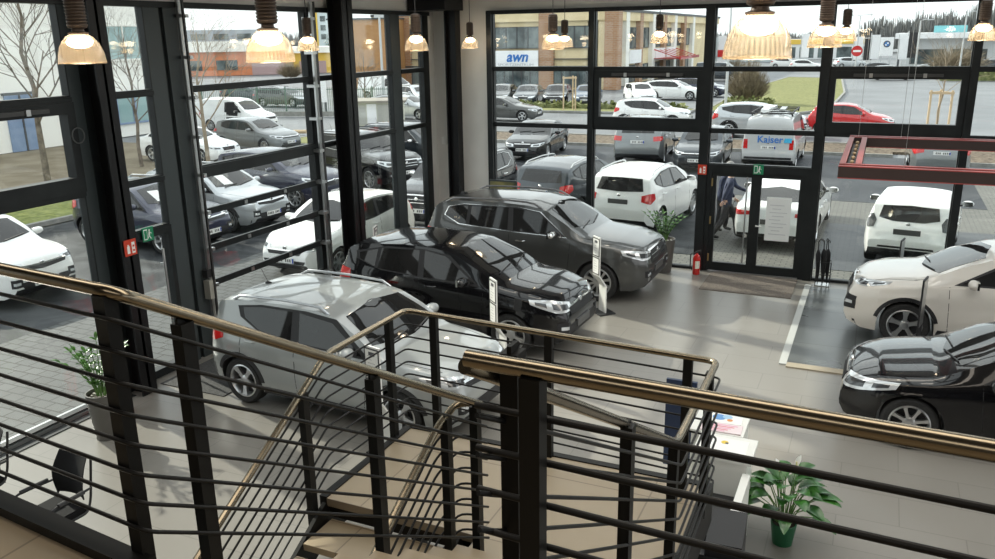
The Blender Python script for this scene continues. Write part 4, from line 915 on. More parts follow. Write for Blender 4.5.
make_car('van', 'white box van behind the garage shed', (-37.5, 60.5, 0), D(0), WHITE, detail=1, cat='van', name='van')
make_car('estate', 'silver car far left beside the white advertising flag', (-32.2, 56, 0), D(-30), SILV, detail=1)
make_car('estate', 'pale silver car on the road left of the wall corner', (-27.5, 46.2, 0), D(0), SILV, detail=1)
for x, y, a, pm, lb in ((-42, 52.5, 0, GREY, 'grey car behind the fence with the white sign'), (-48, 55.5, 0, ANTH, 'dark car far behind the fence at left')): make_car('estate', lb, (x, y, 0), D(a), pm, detail=1)
# ------------------------------------------------------------------ pendant lamps
def dome_mat():
    m = bpy.data.materials.new('lamp_dome'); m.use_nodes = True; nt = m.node_tree; nt.nodes.clear()
    o = N(nt, 'ShaderNodeOutputMaterial'); t = N(nt, 'ShaderNodeBsdfTransparent'); t.inputs['Color'].default_value = (.97, .88, .74, 1)
    tr = N(nt, 'ShaderNodeBsdfTranslucent'); tr.inputs['Color'].default_value = (.9, .70, .48, 1); gl = N(nt, 'ShaderNodeBsdfGlossy'); gl.inputs['Roughness'].default_value = .15
    a = N(nt, 'ShaderNodeMixShader'); b = N(nt, 'ShaderNodeMixShader')
    gd = N(nt, 'ShaderNodeTexCoord'); sx = N(nt, 'ShaderNodeSeparateXYZ'); nt.links.new(gd.outputs['Object'], sx.inputs[0]); at = N(nt, 'ShaderNodeMath', operation='ARCTAN2'); nt.links.new(sx.outputs['X'], at.inputs[0]); nt.links.new(sx.outputs['Y'], at.inputs[1])
    ms = N(nt, 'ShaderNodeMath', operation='MULTIPLY'); ms.inputs[1].default_value = 40; nt.links.new(at.outputs[0], ms.inputs[0]); sn = N(nt, 'ShaderNodeMath', operation='SINE'); nt.links.new(ms.outputs[0], sn.inputs[0])
    mr = N(nt, 'ShaderNodeMapRange'); mr.inputs['From Min'].default_value = -1; mr.inputs['To Min'].default_value = .10; mr.inputs['To Max'].default_value = .26; nt.links.new(sn.outputs[0], mr.inputs['Value'])
    nt.links.new(mr.outputs['Result'], a.inputs[0]); nt.links.new(t.outputs[0], a.inputs[1]); nt.links.new(tr.outputs[0], a.inputs[2])
    lw = N(nt, 'ShaderNodeLayerWeight'); lw.inputs['Blend'].default_value = .3; ml = N(nt, 'ShaderNodeMath', operation='MULTIPLY'); ml.inputs[1].default_value = .5; nt.links.new(lw.outputs['Facing'], ml.inputs[0])
    nt.links.new(ml.outputs[0], b.inputs[0]); nt.links.new(a.outputs[0], b.inputs[1]); nt.links.new(gl.outputs[0], b.inputs[2]); nt.links.new(b.outputs[0], o.inputs[0])
    MATS['lamp_dome'] = m; return m
DOME = dome_mat(); HOUS = mat('lamp_housing', (.085, .06, .045), .45, .4); BULB = mat('bulb', (1, 1, 1), .5, emis=(1, .90, .74), es=12)
CABLE = mat('cable', (.03, .03, .03), .6)
def pendant(label, x, y, z, watt=.9):
    r = thing('pendant_lamp', label, 'lamp', (x, y, z), group='industrial pendant lamps of the showroom')
    m = MB(); prof = [(.178, 0), (.18, .012), (.174, .06), (.16, .115), (.135, .165), (.10, .205), (.065, .228)]
    m.lathe(prof, DOME, 32); m.lathe([(.172, 0), (.182, -.004), (.182, .008), (.175, .012)], DOME, 32); m.build('lamp_shade', r, smooth=60)
    h = MB(); h.lathe([(.0, .215), (.07, .218), (.08, .235), (.05, .245), (.045, .265), (.07, .275), (.075, .285)], HOUS, 20)
    pr = [(.075, .285)]
    for k in range(9): zz = .29 + .024 * k; pr += [(.075, zz), (.078, zz + .004), (.078, zz + .012), (.070, zz + .016)]
    pr += [(.07, .525), (.03, .54), (.0, .54)]; h.lathe(pr, HOUS, 20); h.build('lamp_housing', r, smooth=30)
    b = MB(); b.ellip((0, 0, .165), (.10, .10, .05), BULB, 16, 8); b.build('bulb', r)
    c = MB(); c.tube([(0, 0, .53), (0, 0, 6.2 - z)], .006, CABLE, 6); c.build('cable', r)
    l = bpy.data.lights.new('lamp_light', 'POINT'); l.energy = watt; l.color = (1, .84, .62); l.shadow_soft_size = .05; o = bpy.data.objects.new('lamp_light', l); C.objects.link(o); o.parent = r; o.location = (0, 0, .04)
for lb, x, y, z in (('pendant lamp in front of the dark post at the left window', -5.96, 4.96, 4.70), ('large pendant lamp hanging above the stair in front of the garage door', -4.18, 5.12, 4.70), ('small pendant lamp at the right edge of the garage door', -8.9, 11.9, 4.68),
        ('pendant lamp beside the dark beam at the left corner', -6.55, 11.45, 4.67), ('small pendant lamp in front of the white corner wall', -8.25, 16.75, 4.63), ('front one of the overlapping pair of pendant lamps in the first front bay', -4.86, 12.84, 4.65),
        ('rear one of the overlapping pair of pendant lamps in the first front bay', -6.1, 16.8, 4.63), ('small pendant lamp in front of the brick office windows', -4.15, 16.9, 4.69), ('largest pendant lamp, hanging left of the second tilted window', -.64, 4.79, 4.72),
        ('pendant lamp in front of the mullion right of the entrance', -.64, 10.06, 4.69), ('small pendant lamp right behind the mullion above the tilted window', -.70, 16.3, 4.69), ('pendant lamp at the right edge in front of the last mullion', 1.18, 13.8, 4.70)):
    pendant(lb, x, y, z)
# ------------------------------------------------------------------ red steel ceiling frame
RST = mat('red_steel', (.30, .055, .05), .45); RSD = mat('frame_web', (.035, .02, .018), .5)
r = thing('ceiling_frame', 'red steel beam frame hanging on thin wires over the white suv', 'light frame', (-.45, 12.2, 2.95))
def hbeam(nm, a, b, ax):
    m = MB(); a, b = V(a), V(b)
    for s_ in (-1, 1):
        o = V((0, s_ * .10, 0)) if ax == 'x' else V((s_ * .10, 0, 0))
        m.bar(a + o + V((0, 0, .08)), b + o + V((0, 0, .08)), .075, .15, RSD); m.bar(a + o + V((0, 0, .158)), b + o + V((0, 0, .158)), .08, .012, RST); m.bar(a + o + V((0, 0, .0)), b + o + V((0, 0, .0)), .08, .012, RST)
    m.bar(a + V((0, 0, .06)), b + V((0, 0, .06)), .13, .02, RSD); o = m.build(nm, r, smooth=0)
    q = MB(); n = int((b - a).length / .45)
    for k in range(n): p = a.lerp(b, (k + .5) / n); q.ellip((p.x, p.y, .09), (.03, .03, .03), mat('frame_bulb', (.7, .5, .3), .3), 8, 6)
    q.build('bolt', o)
hbeam('beam', (0, 0, 0), (5.2, 0, 0), 'x'); hbeam('beam', (0, 3.5, 0), (5.2, 3.5, 0), 'x'); hbeam('beam', (.14, .1, 0), (.14, 3.4, 0), 'y'); hbeam('beam', (5.06, .1, 0), (5.06, 3.4, 0), 'y')
for x, y in ((.14, 3.5), (.8, 0), (.8, 3.5), (2.6, 3.5), (2.6, 0), (4.4, 0), (4.4, 3.5)):
    m = MB(); m.tube([(x, y, .15), (x, y, 6.2 - 2.95)], .003, ALU, 5); m.build('wire', r)
# ------------------------------------------------------------------ price stands
STW = mat('stand_white', (.80, .80, .77), .45); PAP = mat('paper', (.85, .85, .82), .6); INK = mat('print_ink', (.08, .08, .09), .6)
def price_stand(label, x, y, rz, lean=.14):
    r = thing('price_stand', label, 'price stand', (x, y, 0), rz, 'white price stands beside the showroom cars'); r.scale = (1, 1, 1.1)
    m = MB(); m.bx(-.2, .2, -.16, .16, 0, .02, BLACK); m.build('base', r, smooth=0)
    m = MB(); w = .12
    m.bx(-w, w, -.012, .012, .02, .48, STW); m.bar((0, 0, .47), (0, -lean, .66), .24, .024, STW, up=(0, 1, 0)); m.bx(-w, w, -lean - .012, -lean + .012, .655, 1.30, STW); m.build('panel', r, smooth=0)
    p = MB(); y0 = -lean - .016
    for z0, z1 in ((.68, .96), (.98, 1.28)):
        for q in ((-w, -w + .012, z0, z1), (w - .012, w, z0, z1), (-w, w, z0, z0 + .012), (-w, w, z1 - .012, z1)): p.bx(q[0], q[1], y0 - .006, y0 + .004, q[2], q[3], BLACK)
        p.bx(-w + .012, w - .012, y0 - .002, y0 + .003, z0 + .012, z1 - .012, PAP)
        for k in range(5): p.bx(-.07, .0 + .05 * ((k * 7) % 3) / 2, y0 - .004, y0, z0 + .05 + k * .04, z0 + .055 + k * .04, mat('print_grey', (.4, .4, .4), .6))
        if z0 > .9: p.bx(-.05, .05, y0 - .004, y0, z1 - .08, z1 - .04, INK)
    p.build('price_sheet', r, smooth=0)
price_stand('white price stand beside the front wheel of the glossy black suv', -4.86, 10.75, -.75)
price_stand('white price stand beside the front wheel of the dark grey suv', -4.26, 13.85, -.75)
price_stand('white price stand half hidden by the stair post at the silver crossover', -5.06, 7.72, -.25)
price_stand('white price stand leaning at the left glazing behind the black suv', -8.7, 13.05, 1.9)
def thin_stand(label, x, y, h):
    r = thing('info_stand', label, 'info stand', (x, y, .02 if y < 16 else 0), 1.35)
    m = MB(); m.bx(-.16, .16, -.13, .13, 0, .02, BLACK); m.build('base', r, smooth=0)
    m = MB(); m.bx(-.15, .15, -.012, .012, .02, h, BLACK); m.bx(-.14, .14, -.016, -.012, .5, h - .03, ALU); m.build('panel', r, smooth=0)
thin_stand('thin dark info stand seen edge on in front of the white suv wheel', .87, 13.55, 1.25)
thin_stand('thin dark info stand seen edge on at the glass behind the white suv bonnet', .62, 16.9, 1.1)
# ------------------------------------------------------------------ plants
LEAF = mat('leaf_green', (.05, .16, .03), .35, build=noisy((.035, .11, .02), (.11, .27, .05), 9)); LEAF2 = mat('leaf_dark', (.03, .13, .03), .28, build=noisy((.014, .065, .012), (.045, .16, .025), 5)); STEM = mat('stem_green', (.12, .24, .06), .5)
POTG = mat('pot_grey', (.12, .115, .105), .45); POTGR = mat('pot_green', (.01, .10, .04), .35); SOIL = mat('soil', (.04, .03, .02), .9)
def leaf(mb, p, d, L, w, m, n=5, droop=.4, up=V((0, 0, 1))):
    d = V(d).normalized(); s = d.cross(up)
    if s.length < .1: s = V((1, 0, 0))
    s.normalize(); nrm = s.cross(d); vs = []; fs = []
    for i in range(n + 1):
        t = i / n; c = V(p) + d * L * t - V((0, 0, 1)) * droop * L * t * t; ww = w * (sin(pi * min(1, t * .92 + .06)) ** .8) * .5
        vs += [c - s * ww + nrm * ww * .35, c, c + s * ww + nrm * ww * .35]
    for i in range(n):
        for k in (0, 1): a = i * 3 + k; fs.append((a, a + 1, a + 4, a + 3))
    mb.add(vs, fs, m)
def zz_plant(label, x, y, pot_h, pot_r, seed, H=.6, n=13):
    rd = random.Random(seed); r = thing('potted_plant', label, 'plant', (x, y, 0))
    m = MB(); m.lathe([(.001, 0), (pot_r * .72, 0), (pot_r * .74, .02), (pot_r, pot_h), (pot_r * .92, pot_h), (pot_r * .88, pot_h - .06)], POTG, 28); m.build('pot', r)
    m = MB(); m.lathe([(.001, pot_h - .04), (pot_r * .9, pot_h - .05)], SOIL, 20); 
    for k in range(40): a = rd.uniform(0, 6.3); q = rd.uniform(0, pot_r * .8); m.ellip((q * cos(a), q * sin(a), pot_h - .035), (.018, .018, .012), mat('pebble', (.6, .58, .52), .7), 6, 4)
    m.build('soil', r)
    f = MB()
    for k in range(n):
        a = 2 * pi * k / n + rd.uniform(-.3, .3); sp = rd.uniform(.15, .62); h = H * rd.uniform(.7, 1.1); pts = []
        for i in range(8): t = i / 7; pts.append(V((cos(a) * (.05 + sp * t ** 1.6 * h), sin(a) * (.05 + sp * t ** 1.6 * h), pot_h - .05 + h * (t - .18 * sp * t * t))))
        f.tube(pts, [.012 * (1 - .7 * i / 7) for i in range(8)], STEM, 5)
        for i in range(2, 8):
            d = (pts[i] - pts[i - 1]).normalized(); s = d.cross(V((0, 0, 1))).normalized()
            for sg in (-1, 1): leaf(f, pts[i] - d * .02, s * sg + d * .7 + V((0, 0, .25)), rd.uniform(.10, .14), .05, LEAF, 4, .25)
        leaf(f, pts[-1], pts[-1] - pts[-2], .12, .045, LEAF, 4, .2)
    f.build('foliage', r, smooth=60)
zz_plant('tall grey pot with a leafy green plant beside the front glazing', -3.9, 16.95, .72, .24, 3, .62)
zz_plant('tall grey pot with feathery green plant beside the left threshold', -8.62, 6.72, .62, .2, 5, .66, 14)
def peace_lily(label, x, y):
    rd = random.Random(11); r = thing('potted_plant', label, 'plant', (x, y, 0))
    m = MB(); m.lathe([(.001, 0), (.095, 0), (.125, .23), (.118, .235), (.11, .2)], POTGR, 28); m.lathe([(.001, .205), (.112, .2)], SOIL, 20); m.build('pot', r)
    f = MB()
    for k in range(44):
        a = k * 2.4 + rd.uniform(-.3, .3); q = (k / 44); h = .50 * (1 - q * .55) * rd.uniform(.85, 1.12); sp = .07 + .24 * q * rd.uniform(.8, 1.2)
        p0 = V((cos(a) * .04, sin(a) * .04, .2)); p2 = V((cos(a) * sp, sin(a) * sp, .2 + h)); p1 = (p0 + p2) / 2 + V((0, 0, .06)); f.tube([p0, p1, p2], .005, STEM, 4)
        leaf(f, p2, V((cos(a), sin(a), 1.0 - q * .9)), rd.uniform(.22, .30), rd.uniform(.12, .16), LEAF2, 6, .42)
    f.build('foliage', r, smooth=60)
    f = MB()
    for a, h in ((.9, .8), (2.6, .74)):
        p = V((cos(a) * .1, sin(a) * .1, h)); f.tube([(0, 0, .22), p * .6 + V((0, 0, .1)), p], .004, STEM, 4); leaf(f, p, (cos(a) * .4, sin(a) * .4, 1), .14, .06, PAP, 5, .1); f.tube([p, p + V((0, 0, .06))], .008, mat('spadix', (.8, .75, .4), .6), 6)
    f.build('flower', r, smooth=60)
peace_lily('green pot with big dark leaves and a white flower on the tiled floor', -.46, 7.66)
# ------------------------------------------------------------------ fire extinguishers, signs
REDP = mat('extinguisher_red', (.62, .02, .015), .25, coat=1)
def extinguisher(label, x, y):
    r = thing('fire_extinguisher', label, 'fire extinguisher', (x, y, 0), .4)
    m = MB(); m.lathe([(.001, 0), (.07, 0), (.08, .02), (.08, .34), (.065, .40), (.03, .43), (.025, .46), (.001, .46)], REDP, 22); m.build('cylinder', r)
    m = MB(); m.bx(-.03, .03, -.02, .02, .45, .48, BLACK); m.bar((-.03, 0, .485), (.09, 0, .52), .03, .012, BLACK); m.bar((-.03, 0, .475), (.09, 0, .485), .025, .012, BLACK); m.build('valve', r, smooth=0)
    m = MB(); m.tube(bend([(-.03, 0, .465), (-.13, 0, .45), (-.13, 0, .16), (-.09, 0, .1)], .06), .011, BLACK, 8); m.build('hose', r)
    m = MB(); 
    for k in range(7): a = -2.1 + .17 * k; m.add([(.0812 * cos(a), .0812 * sin(a), .14), (.0812 * cos(a + .17), .0812 * sin(a + .17), .14), (.0812 * cos(a + .17), .0812 * sin(a + .17), .30), (.0812 * cos(a), .0812 * sin(a), .30)], [(0, 1, 2, 3)], PAP if k % 3 != 1 else mat('label_cream', (.8, .7, .45), .5))
    m.build('instruction_label', r)
extinguisher('red fire extinguisher beside the entrance door frame', -3.2, 16.98)
extinguisher('red fire extinguisher behind the left potted plant', -9.0, 7.36)
def sign(nm, label, loc, rz, w, h, m_, kind):
    r = thing(nm, label, 'sign', loc, rz); m = MB(); m.bx(-w / 2, w / 2, -.006, .006, -h / 2, h / 2, m_); m.build('plate', r, smooth=0)
    p = MB(); W_ = mat('sign_white', (.85, .85, .82), .4); y0, y1 = -.009, -.006
    if kind == 'exit':
        p.bx(-w * .4, -w * .08, y0, y1, -h * .38, h * .38, W_); p.bx(-w * .36, -w * .12, y0 - .002, y0, -h * .3, h * .3, m_)
        p.ellip((w * .12, y0, h * .27), (w * .07, .003, w * .07), W_, 10, 6); p.bar((w * .12, y0, h * .18), (w * .06, y0, -h * .1), .003, w * .12, W_, up=(1, 0, 0)); p.bar((w * .06, y0, -h * .1), (w * .22, y0, -h * .36), .003, w * .06, W_, up=(1, 0, 0)); p.bar((w * .06, y0, -h * .1), (-w * .06, y0, -h * .3), .003, w * .06, W_, up=(1, 0, 0)); p.bar((w * .12, y0, h * .12), (w * .3, y0, h * .02), .003, w * .05, W_, up=(1, 0, 0))
    else:
        p.bx(-w * .30, -w * .08, y0, y1, -h * .36, h * .1, W_); p.bx(-w * .24, -w * .14, y0, y1, h * .1, h * .2, W_); p.bx(w * .1, w * .36, y0, y1, -h * .38, h * .32, W_)
        p.bar((w * .16, y0 - .002, -h * .2), (w * .3, y0 - .002, -h * .2), .003, h * .12, m_, up=(0, 0, 1)); p.bar((w * .16, y0 - .002, h * .08), (w * .3, y0 - .002, h * .08), .003, h * .12, m_, up=(0, 0, 1))
    p.build('pictogram', r, smooth=0)
GRN = mat('exit_green', (.01, .22, .10), .4); REDS = mat('fire_red', (.6, .05, .02), .4)
sign('exit_sign', 'green running man exit sign above the glass entrance doors', (-2.13, FY - .09, 2.21), 0, .2, .2, GRN, 'exit')
sign('exit_sign', 'green running man exit sign over the side door at left', (FX + .08, 8.50, 2.21), pi / 2, .2, .2, GRN, 'exit')
sign('fire_sign', 'red fire extinguisher sign on the mullion left of the entrance', (-3.24, FY - .12, 2.16), 0, .18, .2, REDS, 'fire')
sign('fire_sign', 'red fire extinguisher sign on the dark post at left', (-9.15, 7.93, 2.17), pi / 2, .2, .22, REDS, 'fire')
# notice sheet on the right door leaf, poster stand at the corner
m = MB(); m.bx(-1.93, -1.45, FY - .012, FY - .004, .75, 1.65, mat('notice_sheet', (.78, .80, .79), .5))
for k in range(9): m.bx(-1.86 + .05 * (k % 2), -1.52 - .06 * ((k * 5) % 3), FY - .016, FY - .012, .88 + .075 * k, .90 + .075 * k, mat('notice_ink', (.58, .60, .61), .6))
tag(m.build('notice_sheet', smooth=0), 'pale printed notice sheet fixed to the right entrance door leaf', 'notice')
r = thing('poster_stand', 'dark poster stand with lines of text behind the grey suv at the corner', 'poster stand', (-7.62, 17.0, 0), 0)
m = MB(); m.bx(-.34, .34, -.02, .02, .3, 1.75, FRAMEL); m.bx(-.3, .3, -.12, .12, 0, .03, FRAMEL); m.bx(-.04, .04, -.02, .02, .03, .3, FRAMEL); m.build('frame', r, smooth=0)
m = MB(); m.bx(-.32, .32, -.026, -.02, .34, 1.71, mat('poster_dark', (.06, .08, .07), .35, build=noisy((.02, .035, .04), (.30, .27, .10), 2.2, 3)))
for k in range(4): m.bx(-.26, .06 + .06 * (k % 2), -.03, -.026, 1.28 + .08 * k, 1.305 + .08 * k, PAP)
m.build('poster', r, smooth=0)
# umbrellas in a stand
r = thing('umbrella_stand', 'square steel umbrella stand at the glass right of the entrance', 'umbrella stand', (-.72, 17.05, 0))
m = MB(); m.bx(-.14, .14, -.12, .12, 0, .03, ALU); m.build('base', r, smooth=0)
m = MB()
for x in (-.13, .13):
    for y in (-.11, .11): m.tube([(x, y, .03), (x, y, .5)], .007, BLACK, 6)
for z in (.25, .5):
    for a, b in (((-.13, -.11), (.13, -.11)), ((.13, -.11), (.13, .11)), ((.13, .11), (-.13, .11)), ((-.13, .11), (-.13, -.11))): m.tube([(*a, z), (*b, z)], .007, BLACK, 6)
m.build('rack', r)
UMB = mat('umbrella_cloth', (.012, .012, .014), .6)
for i, (dx, dy, tx, ty, lb) in enumerate(((-.09, -.05, -.05, 0, 'black furled umbrella at the left of the umbrella stand'), (.0, -.06, .0, -.03, 'black furled umbrella in the front of the umbrella stand'), (.08, .04, .06, .02, 'black furled umbrella at the right of the umbrella stand'), (-.01, .06, .02, .04, 'black furled umbrella at the back of the umbrella stand'))):
    u = thing('umbrella', lb, 'umbrella', (-.72 + dx, 17.05 + dy, .03), group='umbrellas in the stand'); u.rotation_euler = (-ty, tx, i)
    m = MB(); pr = [(.006, 0), (.012, .08), (.03, .2), (.045, .45), (.05, .62), (.02, .70), (.008, .72)]; n = 16; vs = []
    for j in range(n):
        a = 2 * pi * j / n; k = 1 if j % 2 else .72
        vs += [(q * k * cos(a), q * k * sin(a), z) for q, z in pr]
    fs = [(j * 7 + i_, ((j + 1) % n) * 7 + i_, ((j + 1) % n) * 7 + i_ + 1, j * 7 + i_ + 1) for j in range(n) for i_ in range(6)]
    m.add(vs, fs, UMB); m.build('canopy', u)
    m = MB(); m.tube([(0, 0, .7), (0, 0, .86)] + [(.05 - .05 * cos(a), 0, .86 + .05 * sin(a)) for a in (.5, 1.2, 2.0, 2.8, 3.4)], .009, BLACK, 6); m.build('handle', u)
# ------------------------------------------------------------------ chairs by the near left corner
MESHB = mat('chair_mesh', (.009, .009, .010), .75, spec=.2); SEATM = mat('chair_seat_fabric', (.010, .010, .011), .85, spec=.2)
def chair(label, x, y, rz):
    r = thing('visitor_chair', label, 'chair', (x, y, 0), rz, 'black cantilever chairs by the window')
    m = MB(); m.box((0, 0, .455), (.46, .46, .06), SEATM); m.box((.0, 0, .49), (.43, .43, .02), SEATM); s = m.build('seat', r, smooth=0)
    m = MB(); n = 8; vs = []; fs = []
    for i in range(n + 1):
        for j in range(7):
            t = i / n; u = j / 6 - .5; w = .46 - .06 * abs(t - .5) * 2
            for e in (0, 1): vs.append((-.24 - .10 * t + .05 * sin(pi * t) - .05 * (1 - 4 * u * u) - .012 * e + .03, u * w, .55 + .42 * t))
    for i in range(n):
        for j in range(6):
            a = (i * 7 + j) * 2; b = a + 2; c = a + 14; d_ = c + 2; fs += [(a, b, d_, c), (a + 1, c + 1, d_ + 1, b + 1)]
    for i in range(n):
        for j in (0, 6): a = (i * 7 + j) * 2; c = a + 14; fs.append((a, c, c + 1, a + 1))
    for j in range(6):
        for i in (0, n): a = (i * 7 + j) * 2; b = a + 2; fs.append((a, a + 1, b + 1, b))
    m.add(vs, fs, MESHB); m.build('backrest', r)
    for sg in (-1, 1):
        m = MB(); y_ = sg * .26
        m.tube(bend([(-.36, sg * .2, .95), (-.27, sg * .23, .55), (-.2, y_, .44), (.2, y_, .44), (.27, y_, .38), (.27, y_, .02), (.2, y_, .015), (-.26, y_, .015), (-.28, 0, .015)], .07), .0125, BLACK, 8); m.build('sled_leg', r)
        m = MB(); m.tube(bend([(-.28, sg * .24, .66), (.12, y_ + sg * .02, .67), (.2, y_ + sg * .02, .64), (.22, y_, .45)], .08), .012, BLACK, 8); m.tube([(-.18, y_ + sg * .01, .672), (.1, y_ + sg * .02, .675)], .022, BLACK, 8); m.build('armrest', r)
chair('black cantilever chair with mesh back and arms facing the left glazing', -6.95, 4.66, -1.62)
chair('leftmost of the black cantilever chairs, farther from the dark post', -8.25, 4.72, -1.65)
# ------------------------------------------------------------------ counter beside the stair
CW = mat('counter_white', (.78, .78, .74), .35)
r = thing('reception_counter', 'white reception counter below the right side of the stair landing', 'counter', (-1.02, 7.2, 0))
m = MB(); m.bx(-.27, .22, .02, .46, .0, 1.0, CW); m.build('body', r, smooth=0)
m = MB(); m.bx(-.29, .26, 0, .48, 1.0, 1.04, CW); m.build('worktop', r, smooth=0)
m = MB(); m.bx(.19, .26, -.85, 0, 0, .92, CW); m.build('side_panel', r, smooth=0)
m = MB(); m.bx(-.24, .19, -.6, .015, 0, .62, mat('cupboard_brown', (.07, .035, .02), .4)); m.bx(-.26, .19, -.62, .015, .62, .65, mat('shelf_dark', (.03, .03, .03), .5)); m.build('shelf', r, smooth=0)
r = thing('brochure_rack', 'white brochure rack behind the reception counter', 'brochure rack', (-1.17, 7.95, 0)); m = MB(); m.bx(-.25, .25, -.22, .24, .0, 1.0, CW); m.build('body', r, smooth=0); m = MB(); m.bx(-.26, .26, -.24, .25, 1.0, 1.03, CW); m.build('top', r, smooth=0)
def flat(nm, label, cat, x, y, z, w, d, h, m_, rz=0, deco=None, group=None):
    m = MB(); m.bx(-w / 2, w / 2, -d / 2, d / 2, 0, h, m_)
    if deco: deco(m, w, d, h)
    o = m.build(nm, smooth=0, loc=(x, y, z), rz=rz); tag(o, label, cat, group); return o
def blot(m, w, d, h):
    for k, (x, y, a, c) in enumerate(((-.05, .0, .07, (.12, .30, .60)), (.03, .02, .05, (.35, .55, .75)), (.06, -.05, .03, (.7, .3, .1)))): m.lathe([(.001, .001), (a, .0005), (a, 0)], mat('print_%d' % k, c, .5), 14, M4.Translation((x, y, h + .0005 * (k + 1))))
def pink(m, w, d, h):
    for k in range(5): m.bx(-w * .45, w * (.1 + .07 * k), -d * .42 + k * d * .17, -d * .34 + k * d * .17, h, h + .001, mat('print_pink_%d' % (k % 2), ((.75, .35, .5), (.7, .2, .25))[k % 2], .5))
def yell(m, w, d, h): m.lathe([(.001, .002), (.035, .0015), (.035, 0)], mat('print_yellow', (.75, .55, .05), .5), 12, M4.Translation((-.02, .06, h))); m.lathe([(.001, .003), (.016, .0025), (.016, 0)], INK, 10, M4.Translation((.0, .045, h)))
flat('brochure', 'large brochure with blue blot print on the brochure rack behind the counter', 'brochure', -1.15, 8.07, 1.03, .36, .26, .012, PAP, .05, blot, 'printed matter on the counter')
flat('brochure', 'pink printed magazine lying at the front of the brochure rack', 'brochure', -1.14, 7.83, 1.03, .40, .20, .014, mat('magazine', (.78, .66, .68), .5), .03, pink, 'printed matter on the counter')
flat('brochure', 'white sheet with a yellow spot on the counter', 'brochure', -1.03, 7.45, 1.04, .40, .30, .008, PAP, .02, yell, 'printed matter on the counter')
r = thing('printer', 'dark grey printer standing on the near end of the counter', 'printer', (-.92, 5.85, .80), .06); r.scale = (1.22, 1.22, 1.2)
PR = mat('printer_grey', (.028, .028, .03), .5, spec=.25)
m = MB(); m.bx(-.24, .24, -.22, .22, 0, .20, PR); m.bx(-.24, .02, -.22, .22, .2, .215, PR); m.build('body', r, smooth=0)
m = MB(); m.bx(.02, .24, -.20, .22, .2, .30, PR); m.bx(.0, .03, -.1, .16, .2, .28, SEAM); m.build('scanner_lid', r, smooth=0)
m = MB(); m.bx(-.22, -.06, -.1, .12, .2155, .222, mat('printer_panel', (.18, .18, .18), .3)); m.lathe([(.001, .006), (.02, .005), (.02, 0)], ALU, 12, M4.Translation((-.14, .02, .222))); m.build('control_panel', r, smooth=0)
r = thing('printer_cabinet', 'white cabinet under the dark grey printer', 'cabinet', (-.92, 5.60, 0)); m = MB(); m.bx(-.27, .27, -.05, .5, 0, .80, CW); m.build('body', r, smooth=0)
m = MB(); m.bx(.27, .285, -.02, .47, .05, .76, CW); m.build('door', r, smooth=0)
r = thing('display_panel', 'dark blue display panel behind the stair railing beside the counter', 'display panel', (-1.62, 8.15, 0)); m = MB(); m.bx(-.16, .16, -.02, .02, .35, 1.35, mat('panel_blue', (.02, .035, .08), .4)); m.build('panel', r, smooth=0); m = MB(); m.bx(-.16, .16, -.15, .15, 0, .03, BLACK); m.bx(-.03, .03, -.02, .02, .03, .35, BLACK); m.build('stand', r, smooth=0)
# small things on the walls and glass
m = MB(); m.bx(-9.35, -9.25, FY - .05, FY - .02, 2.45, 2.62, PAP); tag(m.build('switch_box', smooth=0), 'small white switch box on the corner wall', 'switch box')
m = MB(); m.tube([(.09 * cos(a) * (1 + .03 * sin(9 * a)), 0, .09 * sin(a) * 1.1) for a in [2 * pi * k / 16 for k in range(34)]], .008, mat('cable_grey', (.14, .14, .14), .5), 6); o = m.build('cable_coil', loc=(FX + .14, 7.56, 3.72), rz=pi / 2); tag(o, 'coiled grey cable hanging on the dark window frame at left', 'cable')
m = MB(); m.lathe([(.001, .004), (.09, .003), (.09, 0)], PAP, 16); tag(m.build('floor_sticker', loc=(-7.95, 7.5, .001)), 'small white round sticker on the floor tiles beside the left plant', 'sticker')
# ------------------------------------------------------------------ buildings
BRK = mat('brown_brick', build=bricky((.34, .17, .085), (.40, .215, .11), (.38, .30, .22), .5, .16, .02, 1, (pi / 2, 0, 0), .5, .15)); CRM = mat('cream_panel', (.72, .60, .37), .7, build=noisy((.68, .56, .34), (.76, .64, .41), .6)); WHP = mat('white_render', (.86, .85, .80), .8, build=noisy((.83, .82, .77), (.88, .87, .82), .6))
WGL = mat('window_dark', (.05, .07, .075), .08, spec=.8, build=noisy((.03, .045, .05), (.16, .2, .2), .6)); WFR = mat('window_frame_dark', (.06, .065, .07), .5); SGW = mat('sign_board', (.85, .86, .87), .4)
awn = thing('office_building', 'long brick and cream office building with blue lettered sign across the road', 'building', (-24.4, 76, 0))
def part(nm, mb, root=None): return mb.build(nm, root, smooth=0)
m = MB(); m.bx(-24, 0, .2, 14, 0, 7.0, CRM); m.bx(-12, .55, .3, 56, 0, 6.9, CRM); m.bx(-1, 1.0, .2, 2, 0, 7, CRM); m.bx(-24.2, .2, -.05, 14.2, 6.2, 7.0, CRM); m.bx(-12, 1.0, 0, 56, 6.2, 7.0, CRM); part('wall', m, awn)
m = MB(); m.bx(-24.3, .3, -.1, 14.3, 7.0, 7.25, WFR); m.bx(-12, 1.1, 0, 56.2, 7.0, 7.25, WFR); part('roof_edge', m, awn)
for x in (-20.5, -11.1, -5.0): m = MB(); m.bx(x - .75, x + .75, -.15, .4, 0, 7.0, BRK); part('pillar', m, awn)
m = MB(); m.bx(.75, 2.1, -.3, .9, 0, 7.0, BRK); part('pillar', m, awn)
